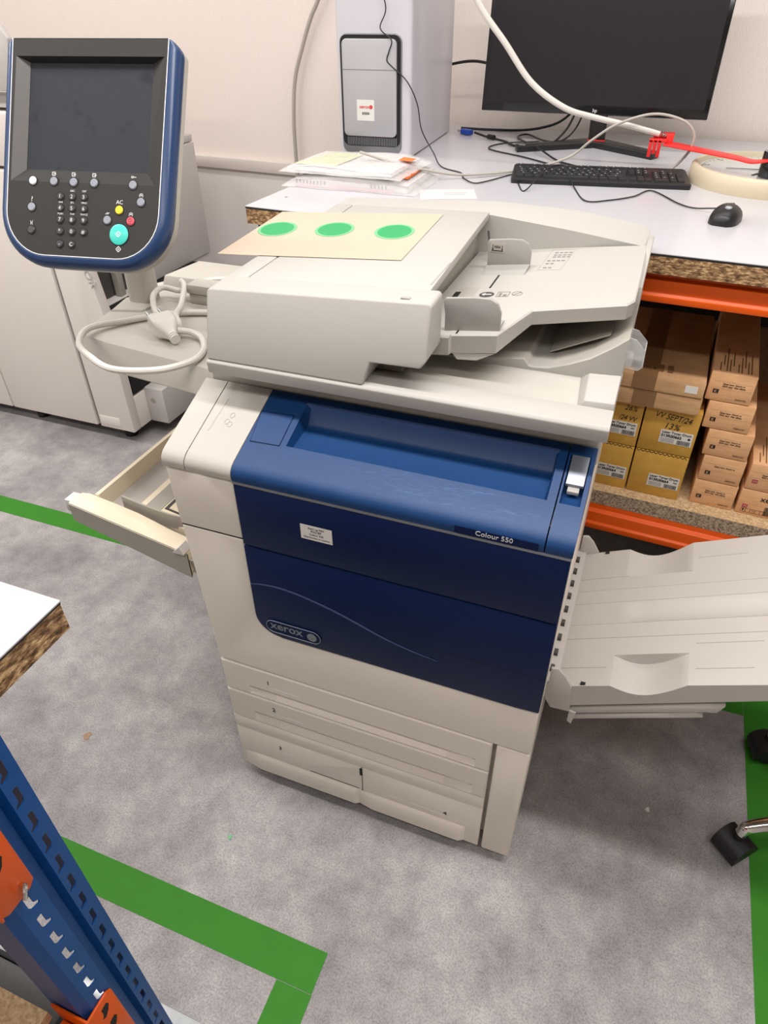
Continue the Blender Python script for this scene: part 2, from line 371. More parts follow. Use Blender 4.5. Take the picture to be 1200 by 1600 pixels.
# cabinet
bm = B(); box(bm, 0.012, 0.628, 0.03, 0.66, 0.045, 0.405); mk('base_cabinet', bm, M['white_lift'], PR, bevel=0.004)
bm = B(); box(bm, 0.004, 0.57, 0.022, 0.03, 0.05, 0.404); mk('drawer_backing', bm, M['dark'], PR)
bm = B(); box(bm, 0.58, 0.64, 0.0, 0.64, 0.03, 0.4045); mk('waste_column', bm, M['white_lift'], PR, bevel=0.004)
for cx, cy in ((0.06, 0.10), (0.58, 0.10), (0.06, 0.6), (0.58, 0.6)):
    bm = B(); cyl(bm, (cx - 0.012, cy, 0.024), 0.024, 0.024, 'x', 24)
    k = mk('caster', bm, M['rubber'], PR)
    bm = B(); cyl(bm, (cx, cy, 0.03), 0.016, 0.016, 'z', 16); mk('caster_mount', bm, M['darkslot'], k)
def drawer(x0, x1, z0, z1, hx0, hx1, hz, num, nx, extra=None):
    """drawer front with a scooped finger grip along its lower part"""
    zs = [z1 - 0.0025, z1 - 0.006]
    bm = B()
    xs = [x0, x0 + 0.003, hx0, hx0 + (hx1 - hx0) * 0.12, hx1 - (hx1 - hx0) * 0.12, hx1, x1 - 0.003, x1]
    zl = [z0 + 0.0012, z0 + 0.004, hz - 0.018, hz - 0.004, hz, hz + 0.004, z1 - 0.004, z1 - 0.0012]
    def dep(i, j):
        d = 0.0
        if i in (0, len(xs) - 1) or j in (0, len(zl) - 1): d = 0.003
        if 3 <= i <= 4 and j == 4: d = 0.0
        if 3 <= i <= 4 and j == 3: d = 0.013
        if 3 <= i <= 4 and j == 2: d = 0.008
        if 3 <= i <= 4 and j == 1: d = 0.0
        return d
    g = [[bm.verts.new((x, dep(i, j), z)) for j, z in enumerate(zl)] for i, x in enumerate(xs)]
    for i in range(len(xs) - 1):
        for j in range(len(zl) - 1):
            bm.faces.new([g[i][j], g[i + 1][j], g[i + 1][j + 1], g[i][j + 1]])
    rim = [g[i][0] for i in range(len(xs))] + [g[-1][j] for j in range(1, len(zl))] + [g[i][-1] for i in range(len(xs) - 2, -1, -1)] + [g[0][j] for j in range(len(zl) - 2, 0, -1)]
    bk = [bm.verts.new((v.co.x, 0.021, v.co.z)) for v in rim]
    for i in range(len(rim)):
        j = (i + 1) % len(rim); bm.faces.new([rim[i], bk[i], bk[j], rim[j]])
    bm.faces.new(bk)
    d = mk('drawer', bm, M['white_lift'], PR, smooth=12)
    text(num, (nx, -0.0005, hz + 0.022), FRONT, 0.017, M['ink'], d)
    flat('label_strip', [rect(nx + 0.008, nx + 0.075, hz + 0.0125, hz + 0.0135)], 'y', 0.0, M['ink_white'], d)
    return d
drawer(0.0, 0.5725, 0.314, 0.406, 0.06, 0.545, 0.345, '1', 0.103)
drawer(0.0, 0.5725, 0.220, 0.312, 0.06, 0.545, 0.257, '2', 0.106)
# lower pair: big stepped drawer fronts
bm = B(); prism(bm, [(0.001, 0.032), (0.304, 0.032), (0.304, 0.079), (0.306, 0.091), (0.306, 0.150), (0.30, 0.162), (0.30, 0.158), (0.014, 0.158), (0.014, 0.217), (0.001, 0.217)], 'y', 0.0, 0.021)
bm.free()
bm = B(); prism(bm, [(0.001, 0.032), (0.3035, 0.032), (0.3035, 0.083), (0.306, 0.09), (0.306, 0.17), (0.306, 0.178), (0.001, 0.178)], 'y', 0.001, 0.021)
d3 = mk('drawer', bm, M['white_lift'], PR, bevel=0.0015)
bm = B(); prism(bm, [(0.308, 0.032), (0.5725, 0.032), (0.5725, 0.178), (0.3085, 0.178), (0.3085, 0.11), (0.308, 0.09)], 'y', 0.001, 0.021)
d4 = mk('drawer', bm, M['white_lift'], PR, bevel=0.0015)
bm = B(); box(bm, 0.001, 0.5725, 0.001, 0.021, 0.1788, 0.218); mk('drawer_header', bm, M['white_lift'], PR, bevel=0.0015)
text('3', (0.105, 0.0002, 0.138), FRONT, 0.017, M['ink'], d3)
text('4', (0.492, 0.0002, 0.110), FRONT, 0.017, M['ink'], d4)
for x0, x1, par in ((0.03, 0.30, d3), (0.312, 0.54, d4)):
    bm = B()
    prof = [(0.0008, 0.0335), (-0.006, 0.035), (-0.007, 0.055), (-0.006, 0.078), (-0.003, 0.086), (0.0008, 0.090)]
    loft(bm, [[(x0 - 0.02, 0.0012, p[1]) for p in prof], [(x0 + 0.02, *p) for p in prof], [(x1 - 0.01, *p) for p in prof], [(x1 + 0.002, 0.0012, p[1]) for p in prof]])
    mk('drawer_grip', bm, M['white_lift'], par)
flat('slot', [rect(0.18, 0.300, 0.0925, 0.0945)], 'y', 0.0012, M['darkslot'], d3)
flat('label_strip', [rect(0.115, 0.302, 0.1285, 0.1293)], 'y', 0.0012, M['ink_white'], d3)
flat('label_strip', [rect(0.37, 0.55, 0.1065, 0.1073)], 'y', 0.0012, M['ink_white'], d4)
flat('slot', [rect(0.3025, 0.3085, 0.148, 0.174)], 'y', 0.0012, M['dark'], d3)

# main body
bm = B(); box(bm, -0.002, W, 0.03, 0.66, 0.405, 0.90); mk('main_body', bm, M['white_lift'], PR, bevel=0.004)
bm = B(); box(bm, 0.006, 0.634, 0.018, 0.03, 0.41, 0.90); mk('body_backing', bm, M['dark'], PR)
xb = 0.1106
def arc(cx, cz, r, a0, a1, n=8): return [(cx + r * math.cos(R(a0 + (a1 - a0) * i / n)), cz + r * math.sin(R(a0 + (a1 - a0) * i / n))) for i in range(n + 1)]
bm = B(); box(bm, -0.014, xb - 0.002, 0.0015, 0.02, 0.7545, 0.757); mk('cover_seam', bm, M['dark'], PR)
# L-shaped front cover with a rounded inner corner where the door sits
out = [(0.0, 0.416), (0.004, 0.408), (W, 0.408), (W, 0.533)] + arc(xb + 0.048, 0.583, 0.050, 270, 180, 10) + [(xb - 0.002, 0.7545), (-0.015, 0.7545)]
bm = B(); prism(bm, out, 'y', 0.0, 0.028); mk('lower_front_cover', bm, M['white_lift'], PR, bevel=0.0035, seg=3)
bm = B(); prism(bm, [(-0.016, 0.757), (xb - 0.002, 0.757), (xb - 0.002, 0.8795), (-0.020, 0.8795)], 'y', 0.0, 0.028); mk('side_front_cover', bm, M['white_lift'], PR, bevel=0.003, seg=3)
# left side skin follows the flared front edge
bm = B(); prism(bm, [(0.0, 0.41), (-0.020, 0.8795), (0.0, 0.8795)], 'y', 0.027, 0.05); mk('side_skin', bm, M['white_lift'], PR)
# blue front door
bm = B(); prism(bm, rect(xb, W, 0.7505, 0.8755), 'y', -0.005, 0.018); door = mk('front_door', bm, M['navy'], PR, bevel=0.002)
bm = B()
prism(bm, [(xb, 0.7475), (W, 0.7475), (W, 0.5365), (0.60, 0.534), (xb + 0.050, 0.534)] + arc(xb + 0.047, 0.583, 0.0475, 268, 180, 10), 'y', -0.005, 0.018)
low = mk('lower_door_panel', bm, M['navy'], door, bevel=0.002)
# the wave line
wp = [(xb + 0.001, 0.659, 0.0012), (0.135, 0.664, 0.0022), (0.165, 0.667, 0.003), (0.20, 0.664, 0.0033), (0.24, 0.656, 0.0036), (0.28, 0.645, 0.004), (0.32, 0.631, 0.0038), (0.36, 0.616, 0.003), (0.41, 0.603, 0.0016), (0.46, 0.595, 0.0004)]
cm = catmull([(x, 0, z) for x, z, w in wp], 6); cw = catmull([(w, 0, 0) for x, z, w in wp], 6)
poly = [(p.x, p.z + w.x / 2) for p, w in zip(cm, cw)] + [(p.x, p.z - w.x / 2) for p, w in zip(cm, cw)][::-1]
flat('wave_accent', [poly], 'y', -0.005, M['wave'], door, 0.0008)
flat('panel_seam', [[(0.37, 0.620), (W, 0.6235), (W, 0.6225), (0.37, 0.619)]], 'y', -0.005, M['dark'], door, 0.0004)
flat('silver_strip', [rect(xb, W, 0.8765, 0.8805)], 'y', -0.004, M['silver'], PR, 0.0022)
bm = B(); box(bm, xb, W, -0.004, 0.02, 0.8758, 0.881); mk('strip_backing', bm, M['navy'], PR)
# emblem
em = flat('emblem_plate', [[p for p in rrect(0.131, 0.243, 0.5465, 0.5785, 0.0155, 8)]], 'y', -0.005, M['navy'], door, 0.0012)
bm = B(); rr = [Vector((a, -0.0063, b)) for a, b in rrect(0.132, 0.242, 0.5475, 0.5775, 0.0148, 8)]; rr.append(rr[0]); rr.append(rr[1])
tube(bm, rr, 0.0007, 6, smooth=False); mk('emblem_rim', bm, M['silver'], em)
text('xerox', (0.1405, -0.0062, 0.5575), FRONT, 0.027, M['silver'], em, bold=0.0004)
bm = B(); cyl(bm, (0.225, -0.0062, 0.5625), 0.0095, -0.001, 'y', 28); ball = mk('emblem_ball', bm, M['silver'], em)
flat('emblem_cross', [[(0.2165, 0.5645), (0.222, 0.5635), (0.225, 0.5615), (0.228, 0.5635), (0.2335, 0.5645), (0.2335, 0.5633), (0.2275, 0.5618), (0.2258, 0.5605), (0.2275, 0.559), (0.2265, 0.5582), (0.225, 0.5598), (0.2235, 0.5582), (0.2225, 0.559), (0.2242, 0.5605), (0.2225, 0.5618), (0.2165, 0.5633)]], 'y', -0.0072, M['ink_grey'], ball, 0.0003)
# sticker
stk = flat('sticker', [rect(0.225, 0.280, 0.7985, 0.8275)], 'y', -0.005, M['label'], door)
for i, (s, z) in enumerate((('Start up PIN', 0.8205), ('PXO8F', 0.8142), ('Colour 550', 0.8085), ('Serial Number on machine', 0.8025))):
    text(s, (0.2525, -0.0059, z), FRONT, (0.0055, 0.0062, 0.0052, 0.0042)[i], M['ink'], stk, ax='CENTER', ex=0.0001)
# top white panels and blue top cover share one slanted profile
def prof(zf=0.0, rec=False):
    z = lambda y: 0.905 + 0.4 * y
    p = [(-0.005, 0.8815), (-0.006, 0.890), (-0.004, 0.898), (0.002, 0.9045), (0.010, 0.909), (0.052, z(0.052)), (0.0535, z(0.0535))]
    p += [(0.056, 0.9185), (0.112, 0.9262), (0.119, 0.9285), (0.1235, 0.9325), (0.1345, 0.952)] if rec else [(q, z(q)) for q in (0.056, 0.112, 0.119, 0.1235, 0.1345)]
    p += [(0.138, z(0.138)), (0.150, z(0.150)), (0.153, 0.955), (0.153, 0.8815)]
    return p
def panel(name, xs, m, parent, smooth=35):
    bm = B(); loft(bm, [[(x, *p) for p in prof(0, r)] for x, r in xs]); return mk(name, bm, m, parent, smooth=smooth)
bm = B(); box(bm, -0.016, 0.638, 0.004, 0.15, 0.8800, 0.8820); mk('cover_gap', bm, M['dark'], PR)
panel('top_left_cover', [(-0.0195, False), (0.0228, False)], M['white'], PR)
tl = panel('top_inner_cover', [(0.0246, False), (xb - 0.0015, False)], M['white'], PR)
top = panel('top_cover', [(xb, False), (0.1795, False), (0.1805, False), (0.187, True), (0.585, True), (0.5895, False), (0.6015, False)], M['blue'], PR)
ZS = lambda y: 0.905 + 0.4 * y
SL = math.atan(0.4)
def on_slope(o): return o
def slope_poly(pts, m, name, parent, t=0.0006):
    bm = B(); loft(bm, [[(x, y, ZS(y)) for x, y in pts], [(x, y, ZS(y) + t) for x, y in pts]]); return mk(name, bm, m, parent, smooth=None)
def outline(pts, w):
    """thin closed outline strips on the slope"""
    out = []
    for a, b in zip(pts, pts[1:] + pts[:1]):
        a = Vector(a); b = Vector(b); d = (b - a).normalized() * w / 2; n = Vector((-d.y, d.x)); out.append([tuple(a - d + n), tuple(b + d + n), tuple(b + d - n), tuple(a - d - n)])
    return out
hat = slope_poly([(0.1185, 0.049), (0.1695, 0.051), (0.1685, 0.109), (0.1115, 0.105)], M['blue'], 'corner_hatch', top, 0.001)
bm = B()
for q in outline([(0.1185, 0.049), (0.1695, 0.051), (0.1685, 0.109), (0.1115, 0.105)], 0.0008):
    loft(bm, [[(x, y, ZS(y)) for x, y in q], [(x, y, ZS(y) + 0.0013) for x, y in q]])
mk('hatch_seam', bm, M['navy'], hat, smooth=None)
flat('model_plate', [rect(0.475, 0.594, 0.8825, 0.8945)], 'y', -0.0055, M['navy'], top, 0.0008)
text('Colour 550', (0.505, -0.0064, 0.8855), FRONT, 0.0115, M['ink_white'], top)
# embossed arrow mark on white inner cover
em2 = slope_poly([(0.0365, 0.053), (0.0395, 0.053), (0.0425, 0.118), (0.0415, 0.118)], M['bay'], 'embossed_line', tl, 0.0005)
bm = B()
for c in ((0.062, 0.075), (0.0655, 0.088), (0.069, 0.071)):
    pts = [(c[0] + 0.004 * math.cos(a), c[1] + 0.005 * math.sin(a)) for a in [i * PI / 4 for i in range(8)]]
    for q in outline(pts, 0.0007): loft(bm, [[(x, y, ZS(y)) for x, y in q], [(x, y, ZS(y) + 0.0006) for x, y in q]])
mk('embossed_symbol', bm, M['bay'], tl, smooth=None)
# right hand power cover with silver flap
pc_x0 = 0.6035
bm = B()
zz = lambda y, r: ZS(y) - (0.018 if r else 0)
def pprof(r):
    return [(-0.005, 0.8815), (-0.006, 0.890), (-0.004, 0.898), (0.002, 0.9045), (0.010, 0.909), (0.051, ZS(0.051)), (0.053, zz(0.053, False)), (0.0545, ZS(0.0545) - (0.004 if r else 0)), (0.086, zz(0.086, r)), (0.133, zz(0.133, r)), (0.1345, ZS(0.1345)), (0.150, ZS(0.150)), (0.153, 0.955), (0.153, 0.8815)]
loft(bm, [[(x, *p) for p in pprof(r)] for x, r in ((pc_x0, False), (0.6065, False), (0.6075, True), (0.634, True), (0.635, False), (0.6385, False), (0.641, False))])
pc = mk('power_switch_cover', bm, M['blue'], PR, smooth=35)
bm = B(); loft(bm, [[(x, y, ZS(y) + dz) for x, y in rect(0.6085, 0.6335, 0.084, 0.132)] for dz in (-0.003, 0.0015)])
flap = mk('power_flap', bm, M['silver'], pc, bevel=0.0008)
bm = B(); loft(bm, [[(x, y, ZS(y) + dz) for x, y in rect(0.6125, 0.629, 0.076, 0.0838)] for dz in (-0.008, -0.0025)])
mk('power_tab', bm, M['guide'], pc, bevel=0.0008)
bm = B()
ring = [(0.621 + 0.0036 * math.sin(a), 0.0935 + 0.0036 * math.cos(a)) for a in [R(35 + i * 290 / 14) for i in range(15)]]
for a, b in zip(ring, ring[1:]):
    a = Vector(a); b = Vector(b); d = (b - a).normalized(); n = Vector((-d.y, d.x)) * 0.0004
    q = [tuple(a + n), tuple(b + n), tuple(b - n), tuple(a - n)]
    loft(bm, [[(x, y, ZS(y) + 0.0015) for x, y in q], [(x, y, ZS(y) + 0.002) for x, y in q]])
q = rect(0.6206, 0.6214, 0.0935, 0.0985); loft(bm, [[(x, y, ZS(y) + 0.0015) for x, y in q], [(x, y, ZS(y) + 0.002) for x, y in q]])
mk('power_symbol', bm, M['ink_white'], flap, smooth=None)
# scratches on the blue cover
bm = B(); rs = random.Random(5)
for i in range(70):
    cx = rs.gauss(0.44, 0.075); cy = rs.uniform(0.012, 0.047)
    if not (0.14 < cx < 0.595): continue
    a = rs.uniform(-0.6, 0.6) + (PI if rs.random() < 0.5 else 0); l = rs.uniform(0.006, 0.034); pts = []; 
    for k in range(5):
        pts.append((cx + l * k / 4 * math.cos(a), cy + l * k / 4 * math.sin(a) * 0.45)); a += rs.uniform(-0.18, 0.18)
    for p, q in zip(pts, pts[1:]):
        if not (0.011 < p[1] < 0.051 and 0.011 < q[1] < 0.051 and q[0] < 0.598): continue
        v = [bm.verts.new((p[0], p[1], ZS(p[1]) + 0.00025)), bm.verts.new((q[0], q[1], ZS(q[1]) + 0.00025)), bm.verts.new((q[0], q[1] + 0.00035, ZS(q[1]) + 0.0004)), bm.verts.new((p[0], p[1] + 0.00035, ZS(p[1]) + 0.0004))]
        bm.faces.new(v)
me = bpy.data.meshes.new('surface_scratches'); bm.to_mesh(me); bm.free()
link('surface_scratches', me, mat('scratch', rgb(74, 110, 160), 0.5), top)

# scanner base between body and feeder
bm = B(); box(bm, -0.012, 0.644, 0.155, 0.70, 0.93, 1.0); mk('scanner_base', bm, M['white'], PR, bevel=0.006, seg=3)
bm = B(); box(bm, -0.002, W, 0.15, 0.66, 0.88, 0.932); mk('body_top', bm, M['white'], PR)
bm = B(); box(bm, 0.034, 0.638, 0.115, 0.69, 0.9985, 1.0045); mk('platen_gap', bm, M['darkslot'], PR)

# document feeder -------------------------------------------------------
AD = B(); prism(AD, [(0.101, 1.0045), (0.099, 1.024), (0.104, 1.0285), (0.150, 1.0295), (0.154, 1.014), (0.70, 1.014), (0.71, 1.0045)], 'x', 0.024, 0.651)
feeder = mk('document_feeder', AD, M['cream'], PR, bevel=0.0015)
# front block with notch under its free end
def yf(z): return 0.102 + (z - 1.03) * 0.29
fb = [(0.0245, 1.0285), (0.293, 1.0285), (0.302, 1.0615), (0.379, 1.0635), (0.3865, 1.0735), (0.3865, 1.147), (0.382, 1.1505), (0.029, 1.1325), (0.0245, 1.128)]
bm = B(); loft(bm, [[(x, yf(z), z) for x, z in fb], [(x, 0.187, z + 0.0025) for x, z in fb]])
mk('feeder_front_block', bm, M['cream'], feeder, bevel=0.0028, seg=3)
flat('feeder_lamp', [rect(0.337, 0.350, 0.146, 0.1535)], 'z', 1.1492, M['guide'], feeder, 0.0016, sign=1)
# cover lid
def lz(x, y): return 1.1325 + 0.030 * (x - 0.024) + 0.026 * (y - 0.19)
lidp = [(0.064, 0.1885), (0.362, 0.1885), (0.346, 0.622), (0.064, 0.622)]
bm = B(); loft(bm, [[(x, y, lz(x, y) - 0.014) for x, y in lidp], [(x, y, lz(x, y)) for x, y in lidp]])
lid = mk('feeder_lid', bm, M['cream'], feeder, bevel=0.002)
bm = B(); loft(bm, [[(x, y, 1.016) for x, y in rect(0.0245, 0.062, 0.1885, 0.622)], [(x, y, lz(x, y)) for x, y in rect(0.0245, 0.062, 0.1885, 0.622)]])
mk('feeder_end_block', bm, M['cream'], feeder, bevel=0.003)
bm = B(); loft(bm, [[(x, y, 1.016) for x, y in rect(0.062, 0.325, 0.187, 0.63)], [(x, y, lz(x, y) - 0.015) for x, y in rect(0.062, 0.325, 0.187, 0.63)]])
mk('feeder_roller_housing', bm, M['bin'], feeder)
bm = B(); loft(bm, [[(x, y, lz(x, y) + dz) for x, y in rect(0.3535, 0.356, 0.23, 0.33)] for dz in (0, 0.0006)]); mk('lid_mark', bm, M['guide'], lid)
# rear cover sloping down to the output end
rc = []
for x, yr, zr, yb, zt in ((0.012, 0.624, 1.1335, 0.700, 1.1335), (0.02, 0.624, 1.1375, 0.712, 1.1375), (0.345, 0.624, 1.150, 0.728, 1.150), (0.50, 0.636, 1.132, 0.735, 1.1435), (0.63, 0.650, 1.1125, 0.737, 1.1265), (0.641, 0.652, 1.108, 0.731, 1.1205)):
    rc.append([(x, yr, 1.016), (x, yr, zr - 0.002), (x, yr + 0.004, zr), (x, yb - 0.006, zt), (x, yb, zt - 0.006), (x, min(yb, 0.713), 1.088), (x, min(yb, 0.713), 1.016)])
bm = B(); loft(bm, rc); mk('feeder_rear_cover', bm, M['cream'], feeder, smooth=30)
# input tray plate
def tz(x, y): return 1.0765 + 0.124 * (x - 0.33)
tp = [(0.330, 0.188), (0.398, 0.188), (0.400, 0.196), (0.468, 0.199), (0.500, 0.300), (0.636, 0.327), (0.645, 0.345), (0.6455, 0.45), (0.643, 0.640), (0.330, 0.640)]
def dn(x, y): return 0.024 if y > 0.25 else 0.030
bm = B(); loft(bm, [[(x, y + 0.002, tz(x, y) - dn(x, y)) for x, y in tp], [(x, y, tz(x, y) - 0.002) for x, y in tp], [(x + (0.001 if x < 0.4 else -0.002), y + (0.002 if y < 0.4 else -0.002), tz(x, y)) for x, y in tp]])
itray = mk('input_tray', bm, M['cream'], feeder, smooth=28)
bm = B(); loft(bm, [[(0.402, 0.199, 1.055), (0.466, 0.202, 1.062), (0.44, 0.199, 1.049), (0.41, 0.199, 1.046)], [(0.402, 0.30, 1.055), (0.466, 0.30, 1.062), (0.44, 0.30, 1.049), (0.41, 0.30, 1.046)]])
mk('tray_underside', bm, M['cream'], itray)
# raised rear wall wedge seen behind the tray
def guide(x0, x1, y, h, side):
    bm = B()
    o2 = [(x0, 0), (x1, 0), (x1, h * 0.55), (x1 - 0.006, h * 0.82), (x1 - 0.018, h * 0.96), (x1 - 0.04, h), (x0, h * 1.0), (x0 - 0.003, h * 0.9), (x0, h * 0.5)]
    loft(bm, [[(a, y + s * 0.003, tz(a, y) + b) for a, b in o2] for s in (-1, 1)])
    g = mk('side_guide', bm, M['guide'], itray, bevel=0.0008)
    bm = B(); fl = [(x0, y), (x1, y), (x1 - 0.002, y - 0.042 * side), (x0 + 0.002, y - 0.042 * side)]
    loft(bm, [[(a, b, tz(a, b)) for a, b in fl], [(a, b + (0.0 if b == y else 0.004 * side), tz(a, b) + (0.008 if b == y else 0.0015)) for a, b in fl]])
    mk('guide_foot', bm, M['guide'], g)
    return g
g1 = guide(0.374, 0.452, 0.515, 0.052, 1)
g2 = guide(0.384, 0.468, 0.215, 0.050, -1)
flat('mark_patch', [rect(0.3775, 0.4045, 1.114, 1.1310)], 'y', 0.512, M['bay'], g1, 0.0005)
text('MAX', (0.3850, 0.5112, 1.1215), FRONT, 0.0066, M['ink'], g1, sx=0.8)
flat('max_line', [rect(0.380, 0.4015, 1.1165, 1.1178)], 'y', 0.5115, M['ink'], g1, 0.0006)
for ax_ in (0.3822, 0.3995): flat('max_arrow', [[(ax_ - 0.0018, 1.1205), (ax_, 1.1182), (ax_ + 0.0018, 1.1205), (ax_ + 0.0005, 1.1205), (ax_ + 0.0005, 1.127), (ax_ - 0.0005, 1.127), (ax_ - 0.0005, 1.1205)]], 'y', 0.5115, M['ink'], g1, 0.0006)
def tray_marks(name, polys, m, t=0.0006):
    bm = B()
    for p in polys: loft(bm, [[(x, y, tz(x, y)) for x, y in p], [(x, y, tz(x, y) + t) for x, y in p]])
    return mk(name, bm, m, itray, smooth=None)
tray_marks('guide_slot', [rect(0.4045, 0.4075, 0.405, 0.475), rect(0.4045, 0.4075, 0.2, 0.212)], M['dark'])
tray_marks('arrow_symbol', [ell(0.409, 0.372, 0.0125, 0.013, 20)], M['darkslot'])
bm = B(); p = [(0.4005, 0.372), (0.406, 0.378), (0.406, 0.3735), (0.417, 0.3735), (0.417, 0.3705), (0.406, 0.3705), (0.406, 0.366)]
loft(bm, [[(x, y, tz(x, y) + 0.0005) for x, y in p], [(x, y, tz(x, y) + 0.001) for x, y in p]]); mk('arrow_mark', bm, M['ink_white'], itray, smooth=None)
tray_marks('feed_symbol', outline([(0.427, 0.362), (0.446, 0.362), (0.446, 0.385), (0.427, 0.385)], 0.001) + [rect(0.43, 0.434, 0.365, 0.38), rect(0.437, 0.443, 0.365, 0.373)] + outline(ell(0.459, 0.3765, 0.0085, 0.0095, 14), 0.0009) + outline([(0.453, 0.370), (0.465, 0.383)], 0.0012), M['ink_grey'])
tray_marks('feed_pad', [rect(0.356, 0.388, 0.36, 0.408)], M['bin'])
tray_marks('feed_pad_slot', [rect(0.352, 0.362, 0.345, 0.385)], M['dark'], 0.0009)
lbl = []
for j, y in enumerate((0.603, 0.588, 0.576, 0.553, 0.536, 0.512)):
    x = 0.476 + (0.006 if j < 3 else 0)
    for k in range(4 if j < 4 else 2): lbl.append(rect(x + k * 0.0085, x + k * 0.0085 + 0.006, y, y + 0.004))
tray_marks('size_label', outline([(0.468, 0.502), (0.508, 0.502), (0.516, 0.622), (0.474, 0.622)], 0.0006), M['bay'])
tray_marks('size_text', lbl, M['ink_grey'])
bm = B(); tube(bm, [(0.352, 0.600, 1.125), (0.357, 0.59, 1.110), (0.363, 0.572, 1.095), (0.368, 0.56, 1.088)], 0.0022, 8); mk('sensor_wire', bm, M['darkslot'], feeder)
# output bays below the tray
bm = B(); box(bm, 0.330, 0.600, 0.152, 0.262, 1.014, 1.0155); mk('catch_floor', bm, M['white'], feeder)
w0 = [(0.30, 1.012), (0.40, 1.021), (0.46, 1.026), (0.500, 1.030), (0.508, 1.020), (0.515, 1.0185), (0.54, 1.021), (0.57, 1.032), (0.60, 1.046), (0.63, 1.068), (0.6495, 1.085)]
bm = B(); loft(bm, [[(x, 0.268, 1.012) for x, z in w0] + [(x, 0.268, z) for x, z in w0[::-1]], [(x, 0.275, 1.012) for x, z in w0] + [(x, 0.275, z) for x, z in w0[::-1]]])
mk('bay_lip', bm, M['cream'], feeder)
# bay shelf behind the lip, rising to the output end
bm = B(); sh = [(x, max(z - 0.007, 1.013)) for x, z in w0]
loft(bm, [[(x, 0.275, z) for x, z in sh] + [(x, 0.275, 1.01) for x, z in sh[::-1]], [(x, 0.60, z - 0.002) for x, z in sh] + [(x, 0.60, 1.01) for x, z in sh[::-1]]])
mk('bay_shelf', bm, M['bay'], feeder)
bm = B(); loft(bm, [[(0.53, 0.34, 1.0155), (0.62, 0.34, 1.058), (0.62, 0.50, 1.058), (0.53, 0.50, 1.0155)], [(0.53, 0.34, 1.018), (0.62, 0.34, 1.0605), (0.62, 0.50, 1.0605), (0.53, 0.50, 1.018)]])
mk('bay_pad', bm, M['bin'], feeder)
bm = B(); box(bm, 0.33, 0.640, 0.596, 0.63, 1.012, 1.075); mk('bay_rear_wall', bm, M['bay'], feeder)
for i, z in enumerate((1.045, 1.060)):
    bm = B(); tube(bm, [(0.50, 0.594, z - 0.005), (0.56, 0.594, z), (0.64, 0.594, z + 0.014)], 0.0025, 8); mk('bay_rib', bm, M['cream'], feeder)
bm = B(); prism(bm, [(0.450, 1.012), (0.70, 1.012), (0.70, 1.118), (0.634, 1.118), (0.46, 1.098), (0.45, 1.06)], 'x', 0.640, 0.6505); mk('output_end_wall', bm, M['cream'], feeder, bevel=0.002)
bm = B(); loft(bm, [[(0.600, 0.155, 1.014), (0.6505, 0.155, 1.014), (0.6505, 0.268, 1.014), (0.590, 0.268, 1.014)], [(0.608, 0.160, 1.0325), (0.650, 0.160, 1.034), (0.650, 0.240, 1.040), (0.604, 0.240, 1.037)]])
mk('corner_step', bm, M['cream'], feeder, bevel=0.002)
# clear plastic end stop hanging past the output end
for y0, y1 in ((0.300, 0.3025), (0.338, 0.3405)):
    bm = B(); prism(bm, [(0.649, 1.0745), (0.660, 1.072), (0.676, 1.056), (0.677, 1.030), (0.671, 1.024), (0.651, 1.026)], 'y', y0, y1); mk('clear_end_stop', bm, M['clear'], feeder)
bm = B(); prism(bm, [(0.6745, 1.056), (0.676, 1.056), (0.677, 1.030), (0.6755, 1.030)], 'y', 0.3026, 0.3379); mk('clear_stop_plate', bm, M['clear'], feeder)
bm = B(); cyl(bm, (0.655, 0.304, 1.033), 0.006, 0.032, 'y', 14); mk('stop_roller', bm, M['clear'], feeder)

# arm with control panel --------------------------------------------------
ap = [(-0.350, 0.222), (-0.275, 0.203), (-0.03, 0.172), (0.0, 0.168), (0.0, 0.60), (-0.33, 0.60), (-0.385, 0.50), (-0.382, 0.40)]
ab = [(-0.340, 0.207), (-0.270, 0.178), (-0.03, 0.150), (0.0, 0.15), (0.0, 0.60), (-0.33, 0.60), (-0.385, 0.50), (-0.382, 0.40)]
bm = B(); loft(bm, [[(x, y, 0.925) for x, y in ab], [(x, y, 0.970) for x, y in ap]])
arm = mk('panel_arm', bm, M['white'], PR, bevel=0.002, smooth=20)
bm = B(); loft(bm, [[(-0.345, 0.478, 0.968), (-0.012, 0.478, 0.968), (-0.012, 0.60, 0.968), (-0.335, 0.60, 0.968)], [(-0.336, 0.486, 1.000), (-0.012, 0.486, 1.000), (-0.012, 0.597, 1.000), (-0.318, 0.597, 1.000)]])
mk('arm_rear_step', bm, M['white'], arm, bevel=0.003)
bm = B(); loft(bm, [[(-0.300, 0.350, 0.9695), (-0.366, 0.330, 0.9695), (-0.384, 0.400, 0.9695), (-0.340, 0.450, 0.9695), (-0.285, 0.420, 0.9695)], [(-0.302, 0.352, 0.974), (-0.362, 0.334, 0.974), (-0.378, 0.400, 0.974), (-0.340, 0.445, 0.974), (-0.288, 0.418, 0.974)]])
mk('arm_swivel_plate', bm, M['white'], arm)
bm = B(); loft(bm, [[(x - 0.336, y + 0.408, 0.972) for x, y in rrect(-0.030, 0.030, -0.024, 0.024, 0.018)], [(x - 0.332, y + 0.408, 1.10) for x, y in rrect(-0.029, 0.029, -0.024, 0.024, 0.018)], [(x - 0.300, y + 0.400, 1.20) for x, y in rrect(-0.029, 0.029, -0.024, 0.024, 0.018)]])
mk('panel_post', bm, M['white'], arm)
